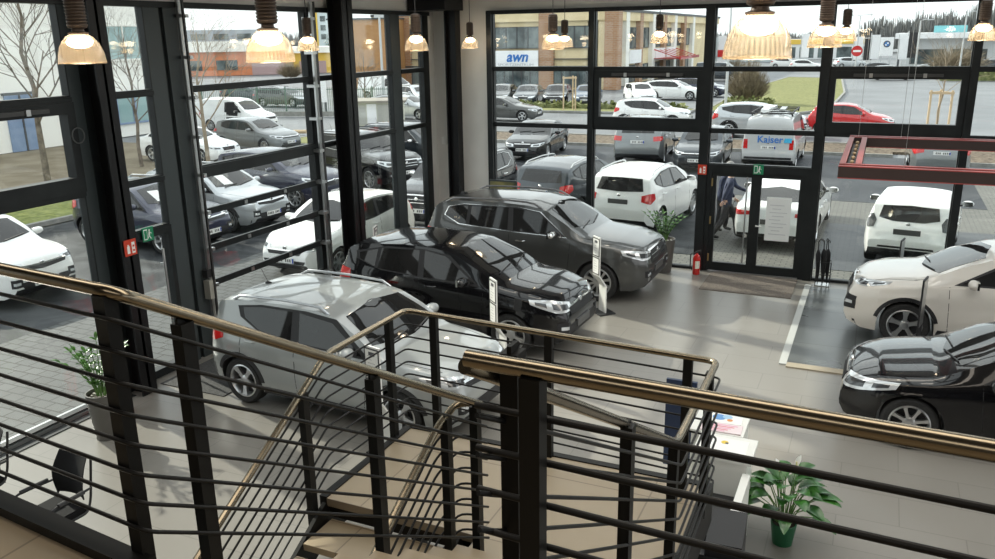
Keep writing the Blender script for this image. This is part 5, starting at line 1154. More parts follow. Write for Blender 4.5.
def win(x0, x1, z0, z1, face='y', n=3, nm='window'):
    f = MB(); g = MB()
    if face == 'y':
        g.bx(x0, x1, -.02, .22, z0, z1, WGL); f.bx(x0, x1, -.06, .0, z0, z0 + .08, WFR); f.bx(x0, x1, -.06, 0, z1 - .08, z1, WFR)
        for k in range(n + 1): x = lerp(x0, x1, k / n); f.bx(x - .05, x + .05, -.06, 0, z0, z1, WFR)
    else:
        g.bx(.3, .64, x0, x1, z0, z1, WGL); f.bx(.6, .68, x0, x1, z0, z0 + .08, WFR); f.bx(.6, .68, x0, x1, z1 - .08, z1, WFR)
        for k in range(n + 1): x = lerp(x0, x1, k / n); f.bx(.6, .68, x - .06, x + .06, z0, z1, WFR)
    w = part(nm, f, awn); part('pane', g, w)
for x0, x1 in ((-19.7, -11.9), (-10.3, -5.75), (-4.25, -.2)): win(x0, x1, 3.75, 5.75, n=4)
for x0, x1 in ((-19.7, -11.9), (-10.3, -5.75), (-4.25, -.2)): win(x0, x1, .15, 1.9, n=5, nm='shop_window')
m = MB(); m.bx(-24, -.1, -.2, .25, 2.0, 2.15, WFR); m.bx(-24, -.1, -.1, .25, 2.75, 2.82, WFR); part('ledge', m, awn)
for k in range(7):
    y = 2.2 + 5.2 * k; win(y, y + 3.4, 3.5, 5.6, 'x', 2); win(y, y + 3.4, .2, 1.9, 'x', 2, 'shop_window')
    m = MB(); m.bx(.5, 1.05, y + 3.7, y + 4.9, 0, 7, BRK if k % 2 == 1 else WHP); part('pillar', m, awn)
    if k in (1, 3, 4): m = MB(); m.bx(.6, 1.2, y - .4, y + 3.8, 2.1, 3.4, SGW); part('sign_board', m, awn)
m = MB(); m.bx(-10.35, -5.75, -.32, -.2, 2.1, 3.58, SGW); sgn = part('sign_board', m, awn)
o = lettering('awn', 1.35, mat('sign_blue', (.02, .12, .45), .4), shear=.25, bold=.035, ext=.02); o.parent = sgn; o.location = (-7.9, -.34, 2.98); o.rotation_euler = (pi / 2, 0, 0)
o = lettering('SPORTZENTRUM', .34, mat('sign_grey', (.45, .47, .5), .5), bold=0, ext=.01); o.parent = sgn; o.location = (-8.05, -.33, 2.26); o.rotation_euler = (pi / 2, 0, 0); o.scale = (1.45, 1, 1)
m = MB(); m.bx(.3, 3.2, 17, 27, 2.25, 2.35, RST); m.bar((3.2, 17, 2.3), (.3, 17, 3.3), .08, .08, RED); m.bar((3.2, 27, 2.3), (.3, 27, 3.3), .08, .08, RED); m.bx(3.1, 3.25, 17, 27, 2.2, 2.5, RED)
for k in range(6): m.bar((3.2, 17 + 2 * k, 2.35), (.3, 17 + 2 * k, 3.25), .06, .06, RED)
m.v = [(x + .75, y, z) for x, y, z in m.v]; part('canopy', m, awn)
# white house on the left
hs = thing('house', 'tall white rendered house with blue doors beyond the left lawn', 'building', (-37, 20, 0))
m = MB(); m.bx(-9, 0, -16, 16.4, 0, 9.5, WHP); part('wall', m, hs)
BLD = mat('blue_door', (.2, .28, .42), .5, build=noisy((.18, .26, .40), (.23, .31, .45), 3)); TGL = mat('teal_glass', (.28, .42, .42), .1, spec=.8)
m = MB(); m.bx(-.05, .08, 6.2, 7.7, 0, 2.6, BLD); part('door', m, hs); m = MB(); m.bx(.08, .12, 6.9, 6.98, 0, 2.6, WFR); m.bx(-.05, .1, 6.1, 7.8, 2.6, 2.72, WFR); part('door_frame', m, hs)
for y0, y1, z0, z1 in ((12.4, 14.8, .75, 2.2), (12.3, 14.6, 4.05, 5.7), (0.5, 4.0, 4.6, 6.4)):
    f = MB(); FM_ = BLD if z0 < 1 else WHP; f.bx(0, .1, y0 - .1, y1 + .1, z0 - .1, z0, FM_); f.bx(0, .1, y0 - .1, y1 + .1, z1, z1 + .1, FM_)
    for k in range(3): y = lerp(y0, y1, k / 2); f.bx(0, .1, y - (.12 if z0 < 1 else .04), y + (.12 if z0 < 1 else .04), z0, z1, FM_)
    w = part('window', f, hs); g = MB(); g.bx(-.1, .04, y0, y1, z0, z1, TGL); part('pane', g, w)
m = MB(); m.bx(-9.4, .3, -16.3, 16.7, 9.5, 9.9, WFR); part('roof_edge', m, hs)
# orange hall, distant blocks, brick hall, shed
def bld(label, loc, rz, parts, nm='building'):
    r = thing(nm, label, 'building', loc, rz)
    for n, bxs, mt in parts:
        m = MB()
        for b in bxs: m.bx(*b, mt)
        part(n, m, r)
    return r
ORG = mat('orange_panel', (.62, .22, .10), .6, build=noisy((.58, .20, .09), (.66, .25, .12), 1)); YEL = mat('yellow_panel', (.72, .48, .08), .6); LGR = mat('light_grey_panel', (.66, .68, .68), .6); TEAL = mat('teal_block', (.30, .42, .42), .5)
bld('orange hall with white roof far behind the fence', (-90, 104, 0), .72, [('wall', [(-16, 6, -5, 5, 0, 3.4)], ORG), ('shop_front', [(6, 14, -4, 5, 0, 3.0)], YEL), ('roof', [(-17, 6, -5.6, 6, 3.4, 4.9), (6, 14.2, -4.6, 6, 3.0, 3.9)], WHP), ('window', [(-14 + 5 * k, -11 + 5 * k, -5.1, -4.9, .8, 2.2) for k in range(3)], WGL), ('gate', [(1, 5.6, -5.1, -4.9, 0, 2.6), (8, 12, -4.1, -3.9, 0, 1.8)], mat('mauve_gate', (.42, .3, .3), .6))])
bld('grey and red blocks on the skyline at left', (-114, 126, 0), .7, [('wall', [(-10, 10, -5, 5, 0, 6.9)], mat('block_grey', (.36, .40, .44), .7)), ('red_wing', [(-16, -10, -4, 5, 0, 7.4)], mat('block_red', (.55, .22, .2), .7)), ('window', [(-9 + 4 * k, -6.5 + 4 * k, -5.1, -4.9, 5.2, 6.2) for k in range(5)], WGL)])
bld('pale tower block behind the orange hall', (-122, 172, 0), .6, [('wall', [(-4, 4, -4, 4, 0, 12)], mat('tower_pale', (.62, .70, .72), .6)), ('yellow_stripe', [(-4.1, -2.6, -4.1, -3.9, 0, 12)], YEL), ('window', [(-2 + 2 * k, -.8 + 2 * k, -4.1, -3.9, 5 + 2 * j, 6.2 + 2 * j) for k in range(3) for j in range(3)], WGL)])
OBR = mat('ochre_brick', build=bricky((.42, .21, .075), (.47, .25, .095), (.36, .22, .11), .5, .16, .01, 1, (pi / 2, 0, 0), .5, .1))
bld('ochre brick hall behind the garage shed', (-48.6, 76, 0), .3, [('wall', [(-3.4, 3.6, -4, 8, 0, 6.7)], OBR), ('roof_edge', [(-3.5, 3.7, -4.2, 8.2, 6.7, 6.85)], WFR), ('roof_hut', [(.5, 2.6, -1, 3, 6.85, 8)], LGR), ('glazing', [(-3, -1, -4.1, -3.9, 4.2, 5)], WGL)])
bld('white garage shed with flat roof beyond the dark column', (-27.6, 42.6, 0), .5, [('wall', [(-1.7, 1.9, -1.2, 1.2, 0, 1.32)], mat('shed_cream', (.62, .62, .52), .7)), ('roof', [(-1.9, 2.1, -1.4, 1.4, 1.32, 1.43)], mat('shed_roof', (.28, .26, .23), .8)), ('door', [(-.2, .35, -1.23, -1.18, 0, 1.25), (1.3, 1.8, -1.23, -1.18, 0, 1.25)], SGW), ('frame', [(-1.6, -.25, -1.24, -1.19, .1, 1.2), (.4, 1.25, -1.24, -1.19, .1, 1.2)], mat('shed_grey', (.45, .45, .41), .7))], 'shed')
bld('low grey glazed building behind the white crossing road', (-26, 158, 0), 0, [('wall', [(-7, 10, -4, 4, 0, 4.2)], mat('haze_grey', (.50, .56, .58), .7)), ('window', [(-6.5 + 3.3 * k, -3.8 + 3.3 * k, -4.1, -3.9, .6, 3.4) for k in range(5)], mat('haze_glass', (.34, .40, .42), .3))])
bld('white flat car showroom with teal roof sign at far right', (14, 134, 0), -.04, [('wall', [(-12, 24, -6, 10, 0, 3.8)], LGR), ('roof', [(-13, 25, -8, 11, 3.8, 4.5)], SGW), ('window', [(-11 + 5 * k, -7 + 5 * k, -6.1, -5.9, .5, 2.4) for k in range(7)], WGL), ('sign', [(-8.5, -4.6, -5, -4.4, 4.5, 5.4)], mat('teal_sign', (.18, .48, .52), .4)), ('post', [(-12.5, -12.2, -7.8, -7.5, 0, 3.8), (-4, -3.7, -7.8, -7.5, 0, 3.8)], WFR)], 'car_showroom')
bld('low white shop with yellow fascia left of the distant road', (-13, 172, 0), .1, [('wall', [(-6, 10, -4, 4, 0, 3.6)], SGW), ('fascia', [(-6.2, 10.2, -4.3, -4, 2.7, 3.6)], YEL), ('window', [(-5.5 + 3.2 * k, -3 + 3.2 * k, -4.1, -3.9, .3, 2.2) for k in range(5)], WGL)])
# ------------------------------------------------------------------ fences, lamps, flags, signs
FEN = mat('fence_green', (.10, .17, .13), .5)
r = thing('fence', 'green bar fence behind the white van at left', 'fence', (-42, 44, 0), atan2(1.39, 5.25))
for k in range(8): m = MB(); m.bx(2 * k - .04, 2 * k + .04, -.04, .04, 0, 1.9, FEN); part('post', m, r)
m = MB()
for k in range(100): m.bx(.14 * k - .012, .14 * k + .012, -.012, .012, .1, 1.85, FEN)
m.bx(0, 14, -.02, .02, .25, .30, FEN); m.bx(0, 14, -.02, .02, 1.7, 1.75, FEN); part('bar_panel', m, r)
m = MB(); m.bx(7.6, 8.9, -.08, -.05, .9, 2.4, SGW); m.bx(7.7, 7.76, -.06, 0, 0, 2.4, WFR); m.bx(8.74, 8.8, -.06, 0, 0, 2.4, WFR); part('sign_board', m, r)
m = MB(); m.bx(0, 14, -.25, -.1, 0, .3, KERB); part('base_wall', m, r)
POLE = mat('galvanised', (.55, .57, .58), .45, .5)
def street_lamp(label, x, y, h, arm=1.2, two=False, rz=0):
    r = thing('street_lamp', label, 'street lamp', (x, y, 0), rz); m = MB(); m.tube([(0, 0, 0), (0, 0, h)], [.10, .06], POLE, 8); m.build('pole', r)
    for s in ((1, -1) if two else (1,)): m = MB(); m.tube([(0, 0, h), (s * arm * .4, 0, h + .1), (s * arm, 0, h + .12)], .04, POLE, 6); m.box((s * (arm + .25), 0, h + .1), (.6, .22, .1), POLE); m.build('lamp_head', r)
street_lamp('tall street lamp in front of the white flat showroom', 6.9, 100, 6.5, .9); street_lamp('street lamp left of the white flat showroom', -3.4, 112, 6.6, .8, True); street_lamp('street lamp between the flags and the white showroom', 2.8, 101, 5.8, .7)
street_lamp('white lamp post in front of the brick hall beyond the column', -30.5, 48.6, 8.6, .8); street_lamp('thin white lamp post beside the bush on the grass island', -9.4, 57, 7.5, .9)
FLG = mat('flag_cloth', (.82, .83, .84), .7)
def flag(label, x, y, h, w, mt, mt2=None):
    r = thing('flag', label, 'flag', (x, y, 0)); m = MB(); m.tube([(0, 0, 0), (0, 0, h)], .06, POLE, 6); m.build('pole', r)
    m = MB(); vs = []; fs = []; n = 8
    for i in range(n + 1):
        for j in range(4):
            for e in (-.015, .015): vs.append((.08 + w * j / 3, .10 * sin(j * 1.6 + i * .5) + e, h - .2 - (h * .62) * i / n))
    for i in range(n):
        for j in range(3):
            a = (i * 4 + j) * 2; b = a + 2; c = a + 8; d_ = c + 2; fs += [(a, b, d_, c), (a + 1, c + 1, d_ + 1, b + 1)]
    m.add(vs, fs, mt); m.build('banner', r)
    if mt2: m = MB(); m.bx(.1, .1 + w * .9, -.16, -.13, h * .45, h * .62, mt2); m.build('banner_print', r)
for k, (x, y, h, mt, lb) in enumerate(((-3.9, 115, 4.4, FLG, 'leftmost of the white flags by the round blue and white board'), (-2.8, 116, 4.2, BLACK, 'black flag between the white flags'), (-2.0, 115, 4.6, FLG, 'white flag left of the round logo board'), (1.1, 116, 4.4, FLG, 'white flag right of the round logo board'), (2.1, 117, 4.8, BLACK, 'dark blue flag beside the white showroom'), (-18.5, 104, 4.8, FLG, 'white and red flag beside the office building'), (-10.5, 120, 4.8, FLG, 'pale flag behind the large pendant lamp'))):
    flag(lb, x, y, h, .95, mt, RED if k == 5 else None)
r = thing('logo_board', 'white pylon board with a round logo among the flags', 'sign', (-.2, 115.5, 0)); m = MB(); m.bx(-.75, .75, -.2, .2, 1.9, 4.1, SGW); m.bx(-.6, -.4, -.15, .15, 0, 1.9, POLE); m.bx(.4, .6, -.15, .15, 0, 1.9, POLE); m.build('board', r, smooth=0)
m = MB(); T_ = M4.Translation((0, -.2, 3.3)) @ M4.Rotation(pi / 2, 4, 'X'); m.lathe([(.001, .03), (.4, .02), (.4, 0)], INK, 24, T_); m.lathe([(.001, .05), (.28, .04), (.28, 0)], mat('logo_blue', (.05, .2, .5), .4), 24, T_); m.box((.1, -.255, 3.4), (.18, .01, .18), SGW); m.box((-.1, -.255, 3.2), (.18, .01, .18), SGW); m.build('logo', r)
r = thing('traffic_sign', 'round red and white traffic sign at the road junction', 'traffic sign', (-2.6, 86, 0)); m = MB(); m.tube([(0, 0, 0), (0, 0, 3.4)], .04, POLE, 6); m.build('pole', r)
m = MB(); T_ = M4.Translation((0, -.05, 3.1)) @ M4.Rotation(pi / 2, 4, 'X'); m.lathe([(.001, .012), (.48, .012), (.48, 0)], RED, 24, T_); m.box((0, -.068, 3.1), (.66, .01, .17), SGW); m.build('disc', r)
m = MB(); vs = [(0, 0, 0)]; 
m.tube([(0, 0, 0), (0, 0, 5.6)], .03, POLE, 6)
pts = [(.05, .6), (.05, 5.5), (.5, 5.6), (.95, 5.2), (1.1, 4.4), (1.05, 2.6), (.85, 1.3), (.4, .7)]
m.prism(pts, -.015, .015, FLG, M4.Rotation(pi / 2, 4, 'X')); tag(m.build('beach_flag', loc=(-17.2, 31.2, 0), rz=.35), 'white curved advertising flag outside the corner', 'flag')
# tree guards of pale timber posts
TIM = mat('pale_timber', (.55, .42, .27), .8)
def guard(label, x, y, h=2.3):
    r = thing('tree_guard', label, 'tree guard', (x, y, 0))
    for dx, dy in ((-.42, -.25), (.42, -.25), (0, .42)): m = MB(); m.tube([(dx, dy, 0), (dx, dy, h)], .05, TIM, 8); m.build('post', r)
    m = MB(); m.bar((-.5, -.25, h - .12), (.5, -.25, h - .12), .05, .1, TIM); m.bar((-.42, -.25, h - .12), (0, .42, h - .12), .05, .1, TIM); m.bar((.42, -.25, h - .12), (0, .42, h - .12), .05, .1, TIM); m.build('rail', r, smooth=0)
    return r
guard('pale timber tree guard seen through the right tilted window', 2.35, 42.3); guard('pale timber tree guard across the road below the brick pillar', -19.0, 53.6)
# ------------------------------------------------------------------ bushes, hedges, trees
TWIG = mat('bark', (.16, .13, .10), .9, build=noisy((.11, .09, .07), (.22, .18, .14), 6)); TWIGL = mat('bark_pale', (.30, .24, .17), .9)
def grow(m, p, d, L, r, lvl, rd, mt, n=3):
    k = 4; pts = [p]; dd = V(d)
    for i in range(k): dd = (dd + V((rd.uniform(-.12, .12), rd.uniform(-.12, .12), rd.uniform(-.02, .10)))).normalized(); pts.append(pts[-1] + dd * L / k)
    m.tube(pts, [lerp(r, r * .55, i / k) for i in range(k + 1)], mt, 5 if lvl > 1 else 3, cap=False)
    if lvl <= 0: return
    for j in range(n + (1 if lvl > 1 else 0)):
        t = rd.uniform(.35, 1); i = min(k - 1, int(t * k)); q = pts[i].lerp(pts[i + 1], t * k - i); a = rd.uniform(0, 6.28); sp = rd.uniform(.45, .95)
        s = dd.cross(V((cos(a), sin(a), .3))).normalized(); nd = (dd + s * sp).normalized(); nd.z = max(nd.z, .05); grow(m, q, nd, L * rd.uniform(.55, .75), r * .5, lvl - 1, rd, mt, n)
def bare_tree(label, x, y, h, seed, trunk=.35, lv=4, mt=None, r0=.09, group='bare young trees'):
    rd = random.Random(seed); r = thing('bare_tree', label, 'tree', (x, y, 0), group=group); m = MB(); th = h * trunk; mt = mt or TWIG
    pts = [V((rd.uniform(-.03, .03) * i, rd.uniform(-.03, .03) * i, (h * .8) * i / 6)) for i in range(7)]; m.tube(pts, [r0 * (1 - .75 * i / 6) for i in range(7)], mt, 8); m.build('trunk', r)
    c = MB()
    for k in range(13):
        t = trunk + (1 - trunk) * k / 13; z = h * .8 * t; i = min(5, int(t * 6)); q = pts[i].lerp(pts[i + 1], t * 6 - i); a = k * 2.4 + rd.uniform(-.4, .4)
        grow(c, q, V((cos(a), sin(a), .75 + .6 * t)).normalized(), h * .36 * (1.1 - .6 * t), r0 * .40 * (1.15 - t), lv - 1, rd, mt)
    c.build('branches', r)
bare_tree('bare tree with spreading branches left of the dark post', -26.4, 19.8, 8.6, 1, .32, r0=.12); bare_tree('slim bare tree in front of the white house window', -27.4, 24.9, 6.3, 2, .35, r0=.08); bare_tree('bare tree with reddish twigs behind the garage door', -24.2, 25.3, 6.5, 3, .3, mt=TWIGL, r0=.09)
bare_tree('thin bare tree between the timber guard posts at right', 2.35, 42.4, 5.2, 4, .5, 3, TWIGL, .05); bare_tree('bare tree in front of the ochre brick hall', -34.5, 52.5, 4.6, 6, .2, 4, TWIG, .08)
BUSH = mat('bare_bush', (.20, .16, .11), .95, build=noisy((.14, .115, .08), (.30, .25, .17), 3)); HEDGE = mat('hedge_leaf', (.14, .17, .06), .8, build=noisy((.10, .125, .04), (.26, .27, .11), 2))
def bush(label, x, y, w, h, seed, mt=BUSH, n=900, nm='bush', group=None):
    rd = random.Random(seed); r = thing(nm, label, 'bush', (x, y, 0), group=group); m = MB()
    for k in range(n):
        a = rd.uniform(0, 6.28); q = w * .5 * sqrt(rd.random()); z1 = h * (1 - (q / (w * .5)) ** 2 * .55) * rd.uniform(.55, 1.05); b = V((q * .35 * cos(a), q * .35 * sin(a), z1 * .2)); e = V((q * cos(a), q * sin(a), z1)); mid = (b + e) / 2 + V((rd.uniform(-.2, .2), rd.uniform(-.2, .2), .1))
        m.tube([b, mid, e], [.03, .022, .008], mt, 3, cap=False)
    m.build('twigs', r); t = MB()
    for k in range(6): a = k; t.tube([(0, 0, 0), (.3 * cos(a), .3 * sin(a), h * .5)], [.07, .03], TWIG, 5)
    t.build('stem', r)
bush('big round bare bush on the grass island', -8.7, 61.5, 3.3, 3.3, 5); bush('bare bush left of the office canopy', -15.8, 100, 3.6, 2.4, 6, n=400); bush('wide bare bush in front of the white flat showroom', 7.0, 108, 7.5, 3.6, 7, n=800); bush('bare bush at the far right picture edge', 14.0, 100, 6, 3.0, 8, n=500); bush('brown bush beside the orange hall', -72, 92, 4, 2.6, 9, n=500)
def hedge(label, x0, x1, y, w, h, seed):
    rd = random.Random(seed); r = thing('hedge', label, 'hedge', (x0, y, 0)); m = MB(); L = x1 - x0; n = int(L * 60)
    m.bx(0, L, -w * .35, w * .35, 0, h * .8, HEDGE); m.build('hedge_core', r, smooth=0); m = MB()
    for k in range(n):
        p = V((rd.uniform(0, L), rd.uniform(-w / 2, w / 2), rd.uniform(.15, 1) * h)); d = V((rd.uniform(-1, 1), rd.uniform(-1, 1), rd.uniform(-.2, 1))).normalized() * .22; s = d.cross(V((rd.uniform(-1, 1), rd.uniform(-1, 1), 1))).normalized() * .09
        m.add([p - s, p + s, p + d + s, p + d - s], [(0, 1, 2, 3)], HEDGE)
    m.build('leaves', r, smooth=0)
hedge('long low hedge on the verge between road and office parking', -25, -11.6, 55.2, .9, .42, 1); hedge('low hedge at the foot of the bare bush on the island', -9.9, -6.6, 59.2, 1.0, .6, 2)
hedge('dark hedge along the right side of the distant road', 5, 12.5, 96, 1.2, 1.2, 3)
# wooded skyline
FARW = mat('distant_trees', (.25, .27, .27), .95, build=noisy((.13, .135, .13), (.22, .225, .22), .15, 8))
rd = random.Random(21); m = MB()
for (xa, xb, ya, yb, ha, hb, n) in ((-4, 75, 215, 225, 7.5, 11, 150), (-75, -6, 230, 240, 4, 6, 70), (-185, -90, 175, 215, 5, 8, 90)):
    for k in range(n):
        t = k / n; x = lerp(xa, xb, t) + rd.uniform(-1, 1); y = lerp(yb, ya, rd.random()); h = rd.uniform(ha, hb) * (.75 + .25 * sin(t * 3.1))
        for j in range(46): a = rd.uniform(-1, 1); q = rd.uniform(-1, 1); e_ = V((x + a * 2.6, y + q * 2, h * (1 - .35 * a * a) * rd.uniform(.7, 1.03))); b_ = V((x + a * .9, y + q * .7, h * .12)); md_ = (b_ + e_) / 2 + V((a * .5, 0, .3)); m.tube([b_, md_, e_], [.22, .17, .05], FARW, 3, cap=False)
o = m.build('treeline'); o['kind'] = 'stuff'; o['label'] = 'hazy grey line of bare woods on the horizon'
bush('dark green conifer beside the pale tower', -112, 160, 6, 8, 31, mat('conifer', (.05, .10, .06), .9), 700); bush('round green shrub behind the white van', -41, 41.5, 1.6, 1.9, 33, mat('shrub_green', (.03, .07, .03), .9), 500)
# logs and planters lying on the beds
m = MB(); m.tube([(0, 0, .12), (2.0, .5, .14)], .1, TIM, 8); tag(m.build('log', loc=(-30, 36.2, 0)), 'pale log lying on the ground in front of the fence', 'log')
# ------------------------------------------------------------------ two people outside the entrance
SKIN = mat('skin', (.55, .34, .25), .55); NAVY = mat('navy_jacket', (.012, .022, .06), .75, build=noisy((.010, .018, .05), (.02, .032, .08), 12)); DTR = mat('dark_trousers', (.025, .025, .03), .8); HAIR = mat('grey_hair', (.28, .27, .26), .7); SHOE = mat('black_shoes', (.012, .012, .012), .4)
def skin_mesh(nm, verts, edges, mt, parent, sub=2, root=0):
    me = bpy.data.meshes.new(nm); me.from_pydata([v[:3] for v in verts], edges, []); o = bpy.data.objects.new(nm, me); C.objects.link(o)
    o.modifiers.new('s', 'SKIN'); 
    sv = me.skin_vertices[0].data if me.skin_vertices else None
    if sv is None:
        bm = bmesh.new(); bm.from_mesh(me); bm.verts.layers.skin.verify(); bm.to_mesh(me); bm.free(); sv = me.skin_vertices[0].data
    for i, v in enumerate(verts): sv[i].radius = (v[3], v[4] if len(v) > 4 else v[3]); sv[i].use_root = i == root
    md = o.modifiers.new('u', 'SUBSURF'); md.levels = sub; md.render_levels = sub
    dg = bpy.context.evaluated_depsgraph_get(); m2 = bpy.data.meshes.new_from_object(o.evaluated_get(dg)); bpy.data.objects.remove(o)
    m2.materials.clear(); m2.materials.append(mt); m2.polygons.foreach_set('use_smooth', [True] * len(m2.polygons)); m2.name = nm
    o = bpy.data.objects.new(nm, m2); C.objects.link(o); o.parent = parent; return o
def paint_by(o, fn, mats):
    me = o.data; me.materials.clear()
    for m_ in mats: me.materials.append(m_)
    for p in me.polygons: p.material_index = fn(p.center)
def person(label, x, y, rz, lean, armf, stride, bag):
    r = thing('person', label, 'person', (x, y, 0), rz); f = stride
    # joints: pelvis, spine, chest, neck, head / legs / arms  (facing +x)
    L = lean; hx = L * 1.0
    v = [(0, 0, .95, .17, .135), (L * .35, 0, 1.15, .175, .14), (L * .7, 0, 1.36, .2, .14), (L * .95, 0, 1.49, .07, .07), (L + .02, 0, 1.57, .065, .065), (L + .045, 0, 1.66, .095, .085), (L + .03, 0, 1.755, .06, .06)]
    e = [(0, 1), (1, 2), (2, 3), (3, 4), (4, 5), (5, 6)]
    for sg, fx, kx in ((1, f, f * .62 + .06), (-1, -f, -f * .35 + .05)):
        b = len(v); v += [(0, sg * .10, .88, .11), (kx, sg * .105, .50, .085), (fx * .95, sg * .11, .12, .062), (fx + .0, sg * .11, .055, .05), (fx + .17, sg * .12, .035, .035)]
        e += [(0, b), (b, b + 1), (b + 1, b + 2), (b + 2, b + 3), (b + 3, b + 4)]
    hands = []
    for sg, ax in ((1, armf[0]), (-1, armf[1])):
        b = len(v); sx = L * .82; el = V((sx - .05 + ax * .35, sg * .25, 1.13)); ha = V((sx + ax, sg * .24, .93 + abs(ax) * .25))
        v += [(sx, sg * .17, 1.42, .075), (sx - .01, sg * .225, 1.36, .072), (*el, .058), (*ha, .032)]
        e += [(2, b), (b, b + 1), (b + 1, b + 2), (b + 2, b + 3)]; d = (ha - el).normalized(); hands.append((ha, d, sg))
    body = skin_mesh('body', v, e, SKIN, r)
    def cm(c):
        if c.z < .075: return 2
        if c.z > 1.50 and abs(c.y) < .12: return 3
        for ha, d, sg in hands:
            if (c - ha).dot(d) > -.02 and (c - ha).length < .12 and abs(c.y) > .18: return 3
        return 1 if c.z > .86 or (abs(c.y) > .18 and c.z > .8) else 0
    paint_by(body, cm, [DTR, NAVY, SHOE, SKIN])
    # hands with five fingers
    for ha, d, sg in hands:
        side = V((0, 0, 1)).cross(d).normalized(); fw_ = d; pl_ = [(*(ha), .026, .02), (*(ha + fw_ * .05), .036, .018), (*(ha + fw_ * .085), .036, .016)]; ed = [(0, 1), (1, 2)]
        up = side.cross(fw_)
        for k in range(4):
            s = up * (.028 - .019 * k); ln = (.06, .07, .065, .05)[k]; b = len(pl_); p0 = ha + fw_ * .085 + s; p1 = p0 + fw_ * ln * .5; p2 = p1 + (fw_ * .7 - side * sg * .7) * ln * .5
            pl_ += [(*p0, .010), (*p1, .009), (*p2, .008)]; ed += [(2, b), (b, b + 1), (b + 1, b + 2)]
        b = len(pl_); p0 = ha + fw_ * .03 + up * .03; p1 = p0 + up * .025 + fw_ * .03; p2 = p1 + fw_ * .03; pl_ += [(*p0, .011), (*p1, .010), (*p2, .009)]; ed += [(0, b), (b, b + 1), (b + 1, b + 2)]
        skin_mesh('hand', pl_, ed, SKIN, body, 1)
    # face and hair
    hc = V((L + .045, 0, 1.665)); m = MB()
    m.ellip((hc.x + .10, 0, hc.z - .015), (.022, .014, .025), SKIN, 8, 6)
    for sg in (1, -1): m.ellip((hc.x + .087, sg * .032, hc.z + .012), (.012, .014, .009), mat('eye', (.05, .04, .03), .3), 8, 6); m.ellip((hc.x, sg * .088, hc.z), (.022, .012, .032), SKIN, 8, 6)
    m.ellip((hc.x + .086, 0, hc.z - .06), (.012, .026, .008), mat('lips', (.4, .18, .15), .5), 8, 6); m.build('face', body)
    m = MB(); m.ellip((hc.x - .018, 0, hc.z + .045), (.103, .092, .085), HAIR, 14, 10); m.build('hair', body)
    # jacket hem, shirt collar
    m = MB(); m.lathe([(.155, .80), (.165, .86), (.16, .98)], NAVY, 18, M4.Scale(.78, 4, (1, 0, 0))); m.lathe([(.065, 1.47), (.075, 1.51)], PAP, 14, M4.Translation((L * .95, 0, 0))); m.build('jacket_hem', body)
    if bag:
        ha = hands[0][0] + hands[0][1] * .08
        b_ = thing('shoulder_bag', 'dark bag held by the walking person in the navy jacket', 'bag', (x, y, 0), rz); m = MB(); m.box((ha.x, ha.y, ha.z - .30), (.34, .12, .26), mat('bag_leather', (.05, .035, .025), .5), taper=.85); m.build('bag_body', b_, smooth=0)
        m = MB(); m.tube(bend([(ha.x - .1, ha.y, ha.z - .18), (ha.x - .05, ha.y, ha.z - .01), (ha.x + .05, ha.y, ha.z - .01), (ha.x + .1, ha.y, ha.z - .18)], .05), .009, BLACK, 6); m.build('bag_handle', b_)
person('person in a navy jacket walking past the white sports saloon outside the entrance', -3.22, 20.5, R(12), .08, (.14, -.16), .30, True)
person('person in dark clothes reaching towards the white sports saloon behind the walker', -3.45, 21.3, R(-20), .14, (.42, .12), .06, False)
# ------------------------------------------------------------------ camera, sky, light
sc = bpy.context.scene
yaw, pitch, roll, f = 0.4303, 0.2842, -0.01624, 829.7
cy_, sy_, cp_, sp_ = cos(yaw), sin(yaw), cos(pitch), sin(pitch)
fw = V((-sy_ * cp_, cy_ * cp_, -sp_)); r0 = V((cy_, sy_, 0)); u0 = r0.cross(fw)
r1 = r0 * cos(roll) + u0 * sin(roll); u1 = -r0 * sin(roll) + u0 * cos(roll)
cd = bpy.data.cameras.new('camera'); cam = bpy.data.objects.new('camera', cd); C.objects.link(cam)
cam.matrix_world = M4(((r1.x, u1.x, -fw.x, 0), (r1.y, u1.y, -fw.y, 0), (r1.z, u1.z, -fw.z, 4.85), (0, 0, 0, 1)))
cd.sensor_width = 36; cd.lens = f * 36 / 995; cd.clip_start = .05; cd.clip_end = 600
sc.camera = cam
w = bpy.data.worlds.new('sky'); sc.world = w; w.use_nodes = True; nt = w.node_tree; bg = nt.nodes['Background']
tc = N(nt, 'ShaderNodeTexCoord'); sp = N(nt, 'ShaderNodeSeparateXYZ'); nt.links.new(tc.outputs['Generated'], sp.inputs[0])
rp = N(nt, 'ShaderNodeValToRGB'); e = rp.color_ramp.elements
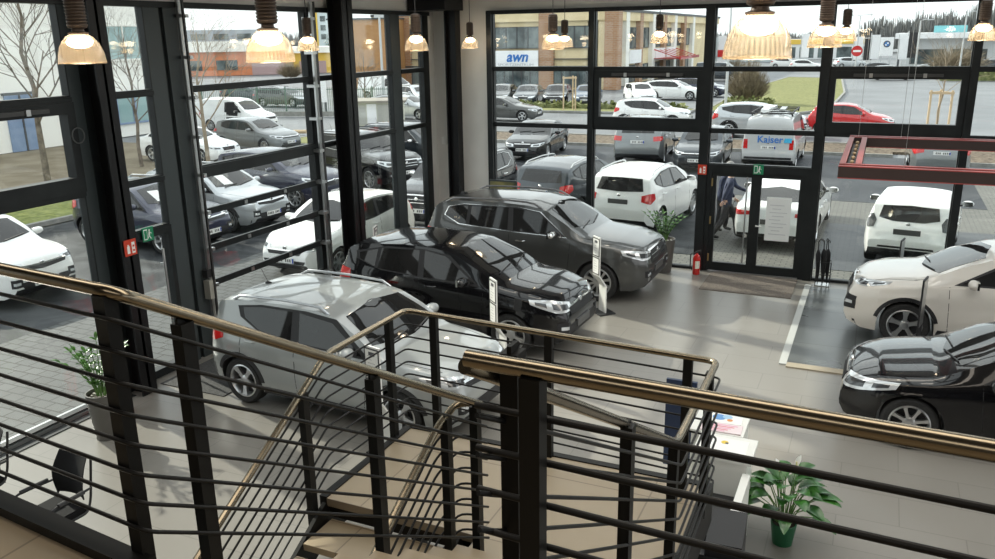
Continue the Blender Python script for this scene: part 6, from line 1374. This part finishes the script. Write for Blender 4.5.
e[0].position = 0; e[0].color = (.84, .88, .89, 1); e[1].position = .7; e[1].color = (.92, .95, 1.0, 1)
q = rp.color_ramp.elements.new(.12); q.color = (.84, .90, .93, 1)
nz = N(nt, 'ShaderNodeTexNoise'); nz.inputs['Scale'].default_value = 2.2; nz.inputs['Detail'].default_value = 5; nt.links.new(tc.outputs['Generated'], nz.inputs['Vector'])
mx = N(nt, 'ShaderNodeMix', data_type='RGBA'); mx.inputs['B'].default_value = (1, 1, 1, 1)
mr = N(nt, 'ShaderNodeMapRange'); mr.inputs['From Min'].default_value = .4; mr.inputs['From Max'].default_value = .7; nt.links.new(nz.outputs['Fac'], mr.inputs['Value']); nt.links.new(mr.outputs['Result'], mx.inputs['Factor'])
nt.links.new(sp.outputs['Z'], rp.inputs['Fac']); nt.links.new(rp.outputs['Color'], mx.inputs['A']); nt.links.new(mx.outputs['Result'], bg.inputs['Color'])
bg.inputs['Strength'].default_value = 1.08
sun = bpy.data.lights.new('sun', 'SUN'); sun.energy = 4.0; sun.angle = R(1.0); sun.color = (1, .93, .82); so = bpy.data.objects.new('sun', sun); C.objects.link(so)
el = R(29); d = V((.96 * cos(el), -.28 * cos(el), -sin(el))); so.rotation_euler = d.to_track_quat('-Z', 'Y').to_euler()
def area(nm, loc, size, energy, col=(1, .90, .77), rot=(0, 0, 0)):
    l = bpy.data.lights.new(nm, 'AREA'); l.shape = 'RECTANGLE'; l.size, l.size_y = size; l.energy = energy; l.color = col
    o = bpy.data.objects.new(nm, l); C.objects.link(o); o.location = loc; o.rotation_euler = rot; return o
area('fill_light', (-3, 10, 6.05), (8, 1.2), 80); area('fill_light', (3, 8, 6.05), (6, 1.2), 70); area('fill_light', (-2, 2.5, 6.05), (8, 1.0), 60); area('fill_light', (0, -1.5, 6.0), (6, 1.5), 40)  # unseen area lights added as warm fill, not fittings of the showroom
vs = sc.view_settings; vs.view_transform = 'Standard'; vs.look = 'None'; vs.exposure = 0.66; vs.gamma = 1.0; vs.use_curve_mapping = False
sc.cycles.transparent_max_bounces = 24; sc.cycles.max_bounces = 8
